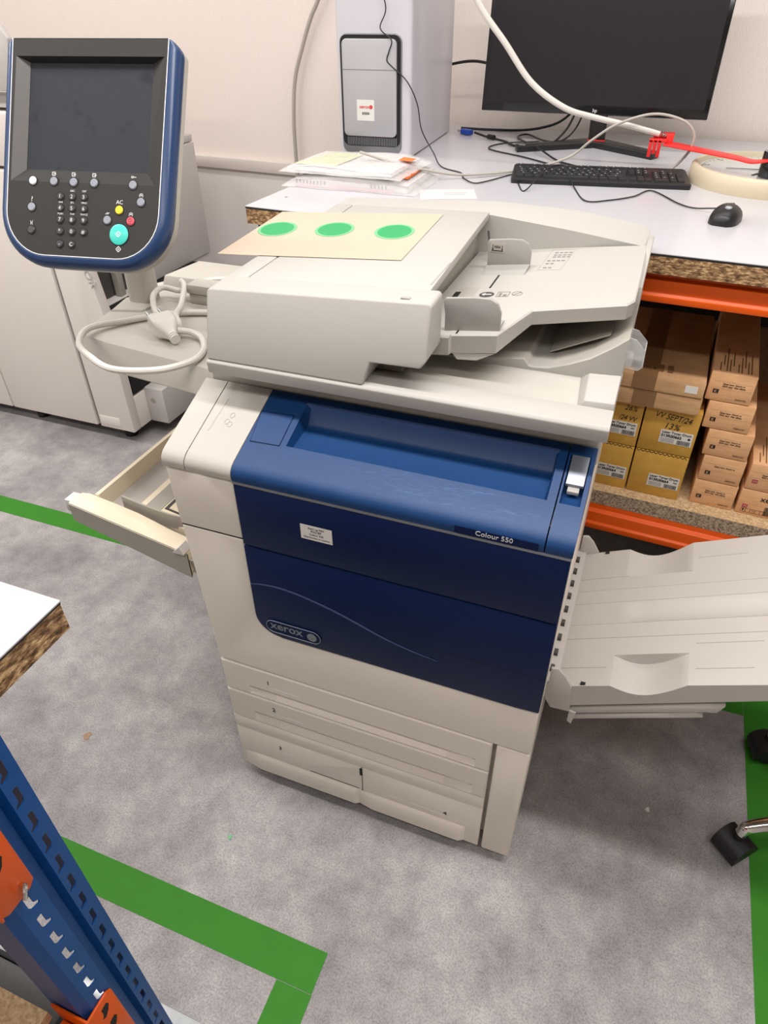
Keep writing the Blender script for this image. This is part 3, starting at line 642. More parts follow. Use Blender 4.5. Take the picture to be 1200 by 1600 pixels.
# control panel, local frame: x across, y up the face, z out of the face
ptilt = (R(58.0), 0, R(9.7))
def psh(s, n=10):
    """outline of the panel grown by s: square top, rounded bottom"""
    L_, R_, T_, Bm = -0.1335 - s, 0.1265 + s, 0.1125, -0.2125 - s
    r = 0.068 + s; rt = 0.001 + max(0, s) * 1.0
    pts = [(R_ - rt, T_)] if s > 0.002 else []
    out = []
    if s > 0.002:
        out += [(R_ - rt + rt * math.sin(R(90 * i / 5)), T_ - rt + rt * math.cos(R(90 * i / 5))) for i in range(6)]
    else: out += [(R_, T_)] * 1
    out += [(R_ - r + r * math.cos(R(-90 * i / n)), Bm + r + r * math.sin(R(-90 * i / n)) - 0.0) for i in range(n + 1)]
    out += [(L_ + r - r * math.sin(R(90 * i / n)), Bm + r - r * math.cos(R(90 * i / n))) for i in range(n + 1)]
    if s > 0.002: out += [(L_ + rt - rt * math.cos(R(90 * i / 5)), T_ - rt + rt * math.sin(R(90 * i / 5))) for i in range(6)]
    else: out += [(L_, T_)]
    return out
bm = B(); loft(bm, [[(x, y, z) for x, y in psh(s)] for s, z in ((0.006, -0.044), (0.0135, -0.038), (0.0155, -0.022))])
cp = mk('control_panel', bm, M['white'], PR, smooth=40, loc=(-0.211, 0.232, 1.34), rot=ptilt)
bm = B(); loft(bm, [[(x, y, z) for x, y in psh(s)] for s, z in ((0.0155, -0.0215), (0.0172, -0.014), (0.0158, -0.004), (0.0105, 0.003), (0.0040, 0.0044), (0.0023, 0.0042), (0.0021, -0.0215))])
mk('blue_surround', bm, M['pblue'], cp, smooth=50)
bm = B(); loft(bm, [[(x, y, z) for x, y in psh(s)] for s, z in ((0.0019, -0.0215), (0.0019, 0.0046), (0.0008, 0.0046), (0.0008, -0.0215))]); mk('white_edging', bm, M['pline'], cp, smooth=30)
bm = B(); fp = psh(0.0006)
# face plate with a sunk bezel round the screen
o_ = [(x, y, 0.004) for x, y in fp]
loft(bm, [[(x, y, -0.02) for x, y in fp], o_], caps=False)
be = [(-0.128, 0.0865), (0.1225, 0.0865), (0.118, -0.101), (-0.130, -0.101)]; sc = [(-0.1115, 0.0825), (0.0985, 0.0825), (0.0985, -0.079), (-0.1115, -0.079)]
bm2 = bm
# plate as quads around the bezel opening: build by strips
vT = [bm.verts.new((x, y, 0.004)) for x, y in be]
vS = [bm.verts.new((x, y, -0.010)) for x, y in sc]
bm.verts.ensure_lookup_table()
fo = [v for v in bm.verts if abs(v.co.z - 0.004) < 1e-6 and v not in vT]
mk('face_edge', bm, M['pface'], cp); 
bm = B()
vT = [(x, y, 0.004) for x, y in be]; vS = [(x, y, -0.008) for x, y in sc]
def quad(bm, *p): bm.faces.new([bm.verts.new(q) for q in p])
fx0, fx1, fy1 = -0.1341, 0.1271, 0.1125
quad(bm, (fx0, fy1, .004), vT[0], vT[1], (fx1, fy1, .004))
quad(bm, (fx0, fy1, .004), (fx0, -0.101, .004), vT[3], vT[0])
quad(bm, vT[1], vT[2], (fx1, -0.101, .004), (fx1, fy1, .004))
low_pts = [(x, y) for x, y in fp if y < -0.1005]
pl_ = [(fx1, -0.101)] + low_pts + [(fx0, -0.101)]
bm.faces.new([bm.verts.new((x, y, 0.004)) for x, y in pl_])
bmesh.ops.recalc_face_normals(bm, faces=bm.faces)
for f in bm.faces:
    if f.normal.z < 0: f.normal_flip()
me = bpy.data.meshes.new('face_plate'); bm.to_mesh(me); bm.free(); link('face_plate', me, M['pface'], cp)
for nm, i, j, mm in (('bezel_top', 0, 1, 'pface_shade'), ('bezel_side', 3, 0, 'pface_lit'), ('bezel_side', 1, 2, 'pface'), ('bezel_lower', 2, 3, 'pface')):
    bm = B(); quad(bm, vT[i], vT[j], vS[j], vS[i]); bmesh.ops.recalc_face_normals(bm, faces=bm.faces)
    for f in bm.faces:
        if f.normal.z < 0: f.normal_flip()
    me = bpy.data.meshes.new(nm); bm.to_mesh(me); bm.free(); link(nm, me, M[mm], cp)
bm = B(); box(bm, -0.1115, 0.0985, -0.079, 0.0825, -0.018, -0.0085); mk('touch_screen', bm, M['pscreen'], cp)
def btn(x, y, r, mm, h=0.0030, ringed=True):
    bm = B(); lathe(bm, [(0.0001, -0.002), (r, -0.002), (r, h - 0.0012), (r * 0.82, h), (0.0001, h)], (x, y, 0.003), 24); k = mk('button', bm, M[mm], cp)
    if ringed:
        bm = B(); lathe(bm, [(r + 0.0013, 0.0), (r + 0.0013, 0.0012), (r, 0.0012), (r, 0.0)], (x, y, 0.0035), 24); mk('button_rim', bm, M['dark'], cp)
    return k
def pt(s, x, y, size=0.0075, m='ink_white', z=0.0044): return text(s, (x, y, z), (0, 0, 0), size, M[m], cp, ax='CENTER', ex=0.0001)
keys = ['123', '456', '789', '*0#', '-C']
alpha = {'2': 'ABC', '3': 'DEF', '4': 'GHI', '5': 'JKL', '6': 'MNO', '7': 'PQRS', '8': 'TUV', '9': 'WXYZ'}
for r_, row in enumerate(keys):
    for c_, ch in enumerate(row):
        x = -0.0408 + c_ * 0.0205 + r_ * 0.0006; y = -0.1226 - r_ * 0.01765 - (0.002 if r_ == 4 else 0)
        btn(x, y, 0.0058, 'btn_dark'); pt(ch, x, y - 0.0028, 0.0080, z=0.0062)
        if ch in alpha: pt(alpha[ch], x, y + 0.0076, 0.0042)
for x, y, mm in ((-0.0903, -0.1003, 'btn_white'), (-0.0536, -0.1, 'btn_grey'), (-0.0193, -0.1004, 'btn_grey'), (0.0162, -0.1004, 'btn_grey'), (0.0821, -0.1013, 'btn_grey'), (0.097, -0.1264, 'btn_grey'), (-0.0909, -0.1405, 'btn_grey'), (-0.09, -0.1757, 'btn_dark'), (0.0417, -0.1555, 'btn_grey'), (0.0613, -0.1395, 'btn_yellow'), (0.0814, -0.1553, 'btn_red')):
    btn(x, y, 0.0066, mm)
btn(0.0632, -0.1765, 0.0158, 'btn_teal', 0.0034)
pt('?', -0.0909, -0.1320, 0.011); pt('AC', 0.0613, -0.1305, 0.0085); pt(')(', -0.09, -0.167, 0.008)
def icon(cx, cy, s, z=0.0041):
    bm = B()
    for q in outline([(cx, cy + s), (cx - s, cy), (cx, cy - s), (cx + s, cy)], s * 0.25) + [ell(cx, cy, s * 0.3, s * 0.3, 8)]: prism(bm, q, 'z', z, z + 0.0002)
    mk('start_symbol', bm, M['ink_white'], cp, smooth=None)
icon(0.0632, -0.1985, 0.0042); icon(0.0632, -0.1765, 0.0045, 0.0065)
bm = B()
for cx, cy in ((-0.0536, -0.0893), (-0.0193, -0.0893), (0.0162, -0.0893)):
    for q in outline([(cx - 0.003, cy - 0.002), (cx + 0.002, cy - 0.002), (cx + 0.002, cy + 0.003), (cx - 0.003, cy + 0.003)], 0.0009) + [rect(cx - 0.001, cx + 0.0035, cy, cy + 0.001)]:
        prism(bm, q, 'z', 0.0041, 0.0044)
for q in outline([(0.079, -0.0905), (0.0825, -0.0905), (0.0825, -0.0885), (0.079, -0.0885)], 0.0008) + [rect(0.0825, 0.087, -0.0899, -0.0891)]: prism(bm, q, 'z', 0.0041, 0.0044)
for cx, cy, rr in ((0.097, -0.1165, 0.003), (0.0814, -0.1456, 0.003)):
    for q in outline(ell(cx, cy, rr, rr, 12), 0.0008) + [rect(cx - 0.0012, cx + 0.0012, cy - 0.0004, cy + 0.0012)]: prism(bm, q, 'z', 0.0041, 0.0044)
for q in (rect(0.038, 0.043, -0.1465, -0.1457), rect(0.040, 0.045, -0.1448, -0.144), rect(0.0425, 0.0432, -0.1465, -0.144)): prism(bm, q, 'z', 0.0041, 0.0044)
mk('key_symbols', bm, M['ink_white'], cp, smooth=None)
flat('stop_symbol', outline(ell(0.0814, -0.1545, 0.0025, 0.0025, 10), 0.0007) + [rect(0.079, 0.0838, -0.1595, -0.1587)], 'z', 0.0060, M['darkslot'], cp, 0.0002, sign=1)
# housing block behind the panel that meets the post
bm = B(); loft(bm, [[(x - 0.03, y - 0.02, -0.095) for x, y in rrect(-0.04, 0.04, -0.05, 0.05, 0.02)], [(x - 0.02, y - 0.02, -0.043) for x, y in rrect(-0.07, 0.07, -0.08, 0.08, 0.03)]]); mk('panel_bracket', bm, M['white'], cp)

# bypass tray on the near side ------------------------------------------
# multi purpose tray sticking out left
BT = B()
def bz(x): return 0.612 - 0.20 * (x + 0.05)
loft(BT, [[(x, y, bz(x) - 0.030) for x, y in rect(-0.300, -0.010, 0.085, 0.430)], [(x, y, bz(x) - 0.022) for x, y in rect(-0.300, -0.010, 0.085, 0.430)]])
byp = mk('bypass_tray', BT, M['tray_grey'], PR)
bm = B()  # front rail, curved dip near the body
xs_ = [-0.345, -0.325, -0.27, -0.21, -0.17, -0.14, -0.11, -0.075]
th = [0.006, 0.016, 0.019, 0.020, 0.014, 0.008, 0.006, 0.004]
loft(bm, [[(x, 0.060, bz(x) - 0.040 - 0.02 * (x + 0.34) / 0.27), (x, 0.100, bz(x) - 0.040), (x, 0.100, bz(x) + t * 0.7 - 0.004), (x, 0.078, bz(x) + t * 0.8), (x, 0.060, bz(x) + 0.002)] for x, t in zip(xs_, th)])
mk('tray_front_rail', bm, M['tan'], byp, smooth=35)
bm = B(); loft(bm, [[(x, 0.0585, bz(x) - 0.042 - 0.02 * (x + 0.34) / 0.27), (x, 0.0625, bz(x) - 0.042 - 0.02 * (x + 0.34) / 0.27), (x, 0.0625, bz(x) - 0.0005), (x, 0.0585, bz(x) - 0.0005)] for x in (-0.345, -0.075)])
mk('tray_front_face', bm, M['bin'], byp)
bm = B(); box(bm, -0.362, -0.343, 0.066, 0.095, 0.645, 0.673); mk('tray_extension_tip', bm, M['paper_w'], byp, bevel=0.001)
bm = B(); loft(bm, [[(-0.312, y, bz(-0.31) - 0.03), (-0.300, y, bz(-0.31) - 0.03), (-0.302, y, bz(-0.31) + 0.012), (-0.311, y, bz(-0.31) + 0.012)] for y in (0.10, 0.45)])
mk('tray_end_wall', bm, M['tan'], byp)
bm = B(); loft(bm, [[(x, y, bz(x) - 0.022) for x, y in rect(-0.235, -0.012, 0.12, 0.43)], [(x, y, bz(x) - 0.004) for x, y in rect(-0.235, -0.012, 0.12, 0.43)]])
sl = mk('tray_slide', bm, M['tan'], byp, bevel=0.002)
def btop(name, p, m, dz0, dz1):
    bm = B(); loft(bm, [[(x, y, bz(x) + dz0) for x, y in p], [(x, y, bz(x) + dz1) for x, y in p]]); return mk(name, bm, m, sl, smooth=None)
btop('slide_channel', rect(-0.222, -0.19, 0.13, 0.40), M['bin'], -0.004, -0.003)
btop('slide_recess', rect(-0.186, -0.135, 0.15, 0.33), M['darkslot'], -0.004, -0.0032)
btop('slide_ledge', rect(-0.178, -0.150, 0.155, 0.325), M['tan'], -0.003, -0.0022)
btop('slide_sticker', rect(-0.128, -0.075, 0.14, 0.26), M['label'], -0.004, -0.003)
btop('sticker_print', [(-0.118, 0.155), (-0.108, 0.155), (-0.108, 0.168), (-0.118, 0.168)], M['ink'], -0.003, -0.0025)
text('A4  A5', (-0.121, 0.176, bz(-0.11) - 0.001), (0, R(11), R(8)), 0.011, M['ink'], sl)
bm = B()  # curved width guide
gp = [(-0.255, 0.112), (-0.20, 0.112), (-0.15, 0.116), (-0.115, 0.126), (-0.085, 0.130)]
cg = catmull([(x, y, 0) for x, y in gp], 5)
loft(bm, [[(p.x, p.y, bz(p.x) - 0.01), (p.x, p.y + 0.004, bz(p.x) - 0.01), (p.x, p.y + 0.004, bz(p.x) + 0.024 - 0.05 * max(0, p.x + 0.16)), (p.x, p.y, bz(p.x) + 0.024 - 0.05 * max(0, p.x + 0.16))] for p in cg])
mk('tray_width_guide', bm, M['bin'], byp, smooth=40)
bm = B(); loft(bm, [[(-0.10, 0.062, 0.60), (-0.02, 0.062, 0.60), (-0.02, 0.40, 0.60), (-0.10, 0.40, 0.60)], [(-0.085, 0.07, 0.57), (-0.02, 0.07, 0.57), (-0.02, 0.40, 0.57), (-0.085, 0.40, 0.57)], [(-0.030, 0.08, 0.50), (-0.01, 0.08, 0.50), (-0.01, 0.36, 0.50), (-0.03, 0.36, 0.50)]])
mk('tray_support', bm, M['bin'], byp)
bm = B(); prism(bm, [(-0.100, 0.622), (-0.082, 0.640), (-0.075, 0.622)], 'y', 0.05, 0.075); mk('tray_catch', bm, M['paper_w'], byp)

# output catch tray on the far side -------------------------------------
def oz(x): return 0.500 + 0.46 * (x - 0.686)
dips = lambda x: 0.0 if not (0.745 < x < 0.86) else -0.026 * math.sin(PI * (x - 0.745) / 0.115)
bm = B()
xs_ = [0.655, 0.70, 0.744] + [0.745 + 0.115 * i / 12 for i in range(13)] + [0.861, 0.92, 0.98, 1.06, 1.14, 1.20]
ys_ = [0.104, 0.118, 0.176, 0.178, 0.20, 0.2225, 0.2235, 0.26, 0.261, 0.275, 0.292, 0.308, 0.321, 0.322, 0.36, 0.361, 0.40, 0.402, 0.46, 0.492]
def ozz(x, y):
    z = oz(x)
    if y <= 0.1765 or y >= 0.4015: z += dips(x)
    if 0.26 < y < 0.3215 and x > 0.75:
        z -= (0.012 * math.sin(PI * (y - 0.26) / 0.0615)) * min(1, (x - 0.75) / 0.03)
    if 0.2230 < y <= 0.26 or 0.322 <= y < 0.3605: z += 0.0008
    return z
g = [[bm.verts.new((x, y, ozz(x, y))) for y in ys_] for x in xs_]
for i in range(len(xs_) - 1):
    for j in range(len(ys_) - 1): bm.faces.new([g[i][j], g[i + 1][j], g[i + 1][j + 1], g[i][j + 1]])
for j in (0, len(ys_) - 1):
    bt = [bm.verts.new((x, ys_[j], oz(x) - 0.056 + 0.055 * max(0, x - 0.69))) for x in xs_]
    for i in range(len(xs_) - 1): bm.faces.new([g[i][j], g[i + 1][j], bt[i + 1], bt[i]])
me_ = bm
otray = mk('output_tray', bm, M['tray_grey'], PR, smooth=30)
bm = B()
for y, x0, x1 in ((0.14, 0.87, 0.95), (0.2, 0.87, 0.965), (0.222, 0.66, 0.98), (0.26, 0.66, 1.19), (0.3215, 0.66, 1.19), (0.3605, 0.66, 0.99), (0.44, 0.87, 0.95), (0.147, 0.66, 0.735), (0.4, 0.66, 0.75)):
    loft(bm, [[(x0, y, oz(x0) + 0.0002), (x0, y + 0.0012, oz(x0) + 0.0002), (x0, y + 0.0006, oz(x0) + 0.0016)], [(x1, y, oz(x1) + 0.0002), (x1, y + 0.0012, oz(x1) + 0.0002), (x1, y + 0.0006, oz(x1) + 0.0016)]])
mk('tray_ridges', bm, M['tray_grey'], otray)
for y, nm in ((0.099, 'side_bracket'), (0.490, 'side_bracket')):
    bm = B(); prism(bm, [(0.643, 0.535), (0.655, 0.538), (0.668, 0.525), (0.684, 0.499), (0.690, 0.433), (0.655, 0.430), (0.643, 0.45)], 'y', y, y + 0.006); mk(nm, bm, M['tray_grey'], otray, bevel=0.001)
for i in range(9):
    bm = B(); box(bm, 0.6405, 0.6475, 0.13 + i * 0.04, 0.142 + i * 0.04, 0.492, 0.500); mk('exit_finger', bm, M['darkslot'], otray)
bm = B(); box(bm, 0.640, 0.658, 0.10, 0.497, 0.455, 0.492); mk('tray_hinge_bar', bm, M['tray_grey'], otray)
bm = B(); loft(bm, [[(0.69, y, 0.420), (0.69, y, 0.436), (0.90, y, 0.545), (0.926, y, 0.552), (0.918, y, 0.530), (0.90, y, 0.524)] for y in (0.106, 0.125)]); mk('tray_extension', bm, M['tray_grey'], otray, bevel=0.001)
bm = B(); loft(bm, [[(0.70, y, 0.402), (0.70, y, 0.414), (0.888, y, 0.514), (0.903, y, 0.505)] for y in (0.110, 0.45)]); mk('tray_underframe', bm, M['tray_grey'], otray, bevel=0.001)
bm = B(); prism(bm, [(0.690, 0.432), (0.702, 0.430), (0.698, 0.396), (0.690, 0.402)], 'y', 0.102, 0.118); mk('tray_lug', bm, M['tray_grey'], otray)
bm = B(); box(bm, 0.697, 0.7055, 0.106, 0.111, 0.5058, 0.5105); box(bm, 0.697, 0.7055, 0.484, 0.489, 0.5058, 0.5105); mk('tray_stop', bm, M['dark'], otray)

# ------------------------------------------------------------------ sheet of paper with three green discs
SH = thing('paper_sheet', 'cream paper sheet printed with three green discs, lying on top of the document feeder', 'paper', (-0.047, 0.279, 1.134))
pa = [Vector((-0.047, 0.279)), Vector((0.275, 0.320)), Vector((0.265, 0.586)), Vector((-0.058, 0.540))]
def sp(u, v):
    a = pa[0].lerp(pa[1], u); b = pa[3].lerp(pa[2], u); p = a.lerp(b, v)
    return (p.x, p.y, lz(p.x, p.y) + 0.0012 + 0.0015 * max(0, -p.x) * 10 * (1 - v))
bm = B(); n_ = 10
g = [[bm.verts.new(sp(i / n_, j / n_)) for j in range(n_ + 1)] for i in range(n_ + 1)]
for i in range(n_):
    for j in range(n_): bm.faces.new([g[i][j], g[i + 1][j], g[i + 1][j + 1], g[i][j + 1]])
sheet = mk('sheet', bm, M['paper'], SH, world=True, smooth=60)
for cx, cy in ((-0.011, 0.432), (0.097, 0.452), (0.211, 0.462)):
    for nm, k, dz, mm in (('printed_ring', 1.0, 0.0014, 'green_lt'), ('printed_disc', 0.84, 0.0017, 'green')):
        bm = B(); q = ell(cx, cy, 0.0365 * k, 0.0445 * k, 40, R(12)); loft(bm, [[(x, y, lz(x, y) + dz + 0.0015 * max(0, -x) * 10 + e) for x, y in q] for e in (0, 0.0003)])
        o = mk(nm, bm, M[mm], sheet, smooth=None)

# ------------------------------------------------------------------ power cord resting on the arm
pc_ = thing('power_cable', 'thick white power cord with two-pin plug, looped on the control panel arm', 'cable', (-0.17, 0.25, 0.9715))
bm = B()
z0 = 0.977
cord = [(-0.02, 0.50, 1.008), (-0.10, 0.49, 1.008), (-0.18, 0.485, 1.008), (-0.235, 0.47, 1.0), (-0.262, 0.440, 0.99), (-0.30, 0.430, 0.995), (-0.292, 0.385, 0.995), (-0.262, 0.345, z0 + 0.004), (-0.225, 0.325, z0 + 0.002)]
tube(bm, cord, 0.0060, 10); mk('cord_run', bm, M['cable_white'], pc_, world=True)
bm = B()
loop = [(-0.150, 0.262, 0.988), (-0.128, 0.272, 0.983), (-0.098, 0.262, 0.979), (-0.068, 0.218, z0), (-0.062, 0.168, 0.979), (-0.095, 0.118, 0.981), (-0.165, 0.092, 0.983), (-0.235, 0.118, 0.984), (-0.293, 0.158, 0.984), (-0.326, 0.225, 0.982), (-0.295, 0.282, z0), (-0.245, 0.335, z0), (-0.185, 0.372, z0), (-0.10, 0.39, z0), (-0.02, 0.39, z0)]
tube(bm, loop, 0.0060, 10); mk('cord_loop', bm, M['cable_white'], pc_, world=True)
bm = B(); tube(bm, [(-0.152, 0.270, 0.990), (-0.178, 0.305, 0.984), (-0.205, 0.335, 0.984), (-0.215, 0.37, 0.99), (-0.246, 0.43, 1.003), (-0.27, 0.455, 1.004)], 0.0060, 10); mk('cord_tail', bm, M['cable_white'], pc_, world=True)
# plug: local frame, pins pointing along -x then turned
plug_m = Matrix.Translation(Vector((-0.172, 0.257, 0.9925))) @ Matrix.Rotation(R(-33), 4, 'Z') @ Matrix.Rotation(R(12), 4, 'Y') @ Matrix.Scale(1.3, 4)
bm = B()
loft(bm, [[(x, a, b) for a, b in rrect(-w, w, -h, h, r, 4)] for x, w, h, r in ((-0.022, 0.0175, 0.012, 0.004), (-0.004, 0.0180, 0.0125, 0.004), (0.006, 0.016, 0.012, 0.006), (0.016, 0.010, 0.009, 0.006), (0.026, 0.0065, 0.0065, 0.005))])
bm.transform(plug_m); plug = mk('plug', bm, M['cable_white'], pc_, world=True, smooth=35)
bm = B()
for s in (-1, 1): cyl(bm, (-0.020, s * 0.0095, 0.001), 0.0024, -0.026, 'x', 12)
bm.transform(plug_m); bp_ = mk('plug_pins', bm, M['galv'], plug)
bm = B()
for i in range(3): cyl(bm, (0.024 + i * 0.004, 0, 0), 0.0075, 0.0022, 'x', 16)
bm.transform(plug_m); mk('strain_relief', bm, M['cable_white'], plug)
ad = thing('power_adapter', 'small white plug-in box standing on the arm beside the document feeder', 'adapter', (-0.15, 0.447, 0.9705), R(0))
bm = B(); box(bm, -0.085, 0.100, -0.02, 0.02, 0, 0.020); mk('lower_shell', bm, M['white'], ad, bevel=0.002)
bm = B(); box(bm, -0.087, 0.102, -0.022, 0.022, 0.021, 0.040); mk('upper_shell', bm, M['white'], ad, bevel=0.002)

# ------------------------------------------------------------------ back work bench (rack frame)
TA = R(-3.2)
OX, OY = 0.649, 0.722
def T(x, y, z=0.0):
    """bench frame: x along its front edge from the point behind the feeder, y away from the viewer"""
    return (OX + x * math.cos(TA) - y * math.sin(TA), OY + x * math.sin(TA) + y * math.cos(TA), z)
def Ti(X, Y):
    dx, dy = X - OX, Y - OY
    return (dx * math.cos(TA) + dy * math.sin(TA), -dx * math.sin(TA) + dy * math.cos(TA))
WB = thing('packing_bench', 'long white-topped packing bench on orange rack beams against the wall', 'workbench', (OX, OY, 0), TA)
bl, br, bd = -0.940, 1.90, 1.335
bm = B(); box(bm, bl, br, 0.0, bd, 1.0785, 1.080); wt = mk('laminate_top', bm, M['laminate'], WB)
bm = B(); box(bm, bl + 0.0005, br, 0.0006, bd, 1.0745, 1.0785); mk('laminate_core', bm, M['black_core'], WB)
bm = B(); box(bm, bl + 0.001, br, 0.001, bd, 1.040, 1.0745); mk('chipboard_top', bm, M['chip'], WB)
def beam(name, x0, x1, y, z0, z1, d=0.035):
    bm = B(); h = z1 - z0
    pr_ = [(y, z0), (y, z0 + h * 0.22), (y + 0.006, z0 + h * 0.30), (y + 0.006, z0 + h * 0.72), (y + 0.018, z0 + h * 0.78), (y + 0.018, z1), (y + d, z1), (y + d, z0)]
    prism(bm, pr_, 'x', x0, x1); return mk(name, bm, M['orange'], WB, bevel=0.0015)
beam('front_beam', bl + 0.05, br - 0.02, 0.012, 0.980, 1.0395)
beam('rear_beam', bl + 0.05, br - 0.02, bd - 0.05, 0.980, 1.0395)
beam('lower_beam', bl + 0.05, br - 0.02, 0.012, 0.378, 0.4445)
beam('lower_beam', bl + 0.05, br - 0.02, bd - 0.05, 0.378, 0.4445)
bm = B(); box(bm, bl + 0.06, br - 0.03, 0.030, bd - 0.02, 0.445, 0.4845); mk('lower_shelf_board', bm, M['chip_grey'], WB)
bm = B(); box(bm, bl + 0.06, br - 0.03, 0.0305, bd - 0.02, 0.4846, 0.4855); mk('shelf_face', bm, M['chip_flat'], WB)
for x in (bl + 0.01, br - 0.06):
    for y in (0.03, bd - 0.09):
        bm = B(); box(bm, x, x + 0.045, y, y + 0.06, 0.0, 1.039); mk('upright', bm, M['rack_blue'], WB, bevel=0.003)
TOP = 1.080
bm = B(); box(bm, bl + 0.055, br - 0.06, bd - 0.014, bd - 0.006, 0.02, 1.039); mk('rear_shade_panel', bm, M['black_core'], WB)  # unseen board, added to keep the space under the bench dark
# screws in the top
bm = B()
for X, Y in ((-0.235, 0.885), (0.128, 1.06)):
    x, y = Ti(X, Y); cyl(bm, (x, y, 1.0800), 0.004, 0.0006, 'z', 12)
mk('screw_heads', bm, M['galv'], WB)

# ------------------------------------------------------------------ cartons on the lower shelf
SHZ = 0.4857
def carton_base(name, label, cat, X, Y, w, d, h, z, group, m, rz=0.0):
    t = thing(name, label, cat, (X, Y, z), TA + rz, group)
    bm = B(); box(bm, 0, w, 0, d, 0, h - 0.0008); mk('carton_body', bm, m, t, bevel=0.0022)
    return t
def zig(x0, x1, z, a, step, w):
    pts = []; x = x0; s = 1
    while x < x1: pts.append((x, z + s * a)); x += step; s = -s
    out = []
    for p, q in zip(pts, pts[1:]): out.append([(p[0], p[1] - w), (q[0], q[1] - w), (q[0], q[1] + w), (p[0], p[1] + w)])
    return out
def gold(label, X, z, num, dots, h):
    t = carton_base('toner_drum_box', label, 'box', X, 0.784 - (X - 0.65) * 0.056, 0.122, 0.42, h, z, 'gold drum boxes under the bench', M['gold'])
    lb = flat('address_label', [rect(0.044, 0.116, 0.028, 0.062)], 'y', 0, M['label'], t, 0.0006)
    text('Laser Toner Drum', (0.047, -0.0009, 0.0545), FRONT, 0.0085, M['ink'], lb, bold=0.0001)
    text(num, (0.047, -0.0009, 0.0445), FRONT, 0.0098, M['ink'], lb, bold=0.0003)
    if dots == 'dot': flat('label_dot', [ell(0.1085, 0.0475, 0.003, 0.003, 14)], 'y', -0.0006, M['ink'], lb, 0.0003)
    else: text('**', (0.103, -0.0009, 0.0435), FRONT, 0.0098, M['ink'], lb)
    flat('barcode', bars(0.084, 0.1135, 0.0295, 0.0405), 'y', -0.0006, M['ink'], lb, 0.0003)
    flat('fine_print', [rect(0.047, 0.078, 0.0305 + i * 0.0024, 0.0312 + i * 0.0024) for i in range(5)], 'y', -0.0006, M['ink_grey'], lb, 0.0003)
    return t
gA = gold('gold cardboard drum box on the shelf under the box marked 13 percent', 0.716, SHZ, '013R00664', '**', 0.1235)
gB = gold('gold cardboard drum box with SEPT/24 and 13 percent handwritten on its front', 0.716, SHZ + 0.1245, '013R00663', 'dot', 0.118)
gC = gold('gold cardboard drum box on the shelf, half hidden by the printer, lower of two', 0.591, SHZ, '013R00664', '**', 0.1235)
gD = gold('gold cardboard drum box with 26 percent handwritten on it, beside the printer', 0.591, SHZ + 0.1245, '013R00664', '**', 0.118)
for t in (gA, gC):
    flat('zigzag_edge', zig(0.002, 0.12, 0.1205, 0.0022, 0.005, 0.0010), 'y', 0.0, M['ink'], t, 0.0004)
text('VV SEPT/24', (0.022, -0.0006, 0.092), (PI / 2, R(4), 0), 0.021, M['ink'], gB, shear=0.25, sx=0.80)
text('13%', (0.047, -0.0006, 0.0665), (PI / 2, R(2), 0), 0.021, M['ink'], gB, shear=0.2)
text('26%', (0.079, -0.0006, 0.094), (PI / 2, R(2), 0), 0.020, M['ink'], gD, shear=0.25, sx=0.85)
text('/24 VV', (0.070, -0.0006, 0.068), (PI / 2, R(2), 0), 0.018, M['ink'], gD, shear=0.25, sx=0.8)
def flatbox(label, X, Y, w, d, h, z):
    t = carton_base('flat_carton', label, 'box', X, Y, w, d, h, z, 'wide flat cartons on the gold boxes', M['card2'], R(1.0))
    for x0 in (0.18,):
        bm = B(); box(bm, x0, x0 + 0.05, -0.0007, d, h - 0.0003, h + 0.0001); box(bm, x0, x0 + 0.05, -0.0008, 0, 0.002, h); mk('tape_strip', bm, M['tapebrown'], t, smooth=None)
    return t
fz = SHZ + 0.1245 + 0.1182
f1 = flatbox('wide flat brown carton lying directly on the gold drum boxes', 0.50, 0.772, 0.326, 0.40, 0.042, fz)
f2 = flatbox('wide flat brown carton with a small white sticker, topmost above the gold boxes', 0.492, 0.770, 0.332, 0.42, 0.036, fz + 0.0425)
flat('price_sticker', [rect(0.292, 0.318, 0.010, 0.027)], 'y', 0, M['label'], f2, 0.0006)
flat('printed_lines', [rect(0.168 + i * 0.020, 0.180 + i * 0.020, 0.030, 0.066) for i in range(5)], 'z', 0.0365, M['tapebrown'], f2, 0.0003, sign=1)
text('FRAGILE', (0.17, 0.035, 0.0369), (0, 0, 0), 0.016, M['ink'], f2, ex=0.0001, sx=0.9)
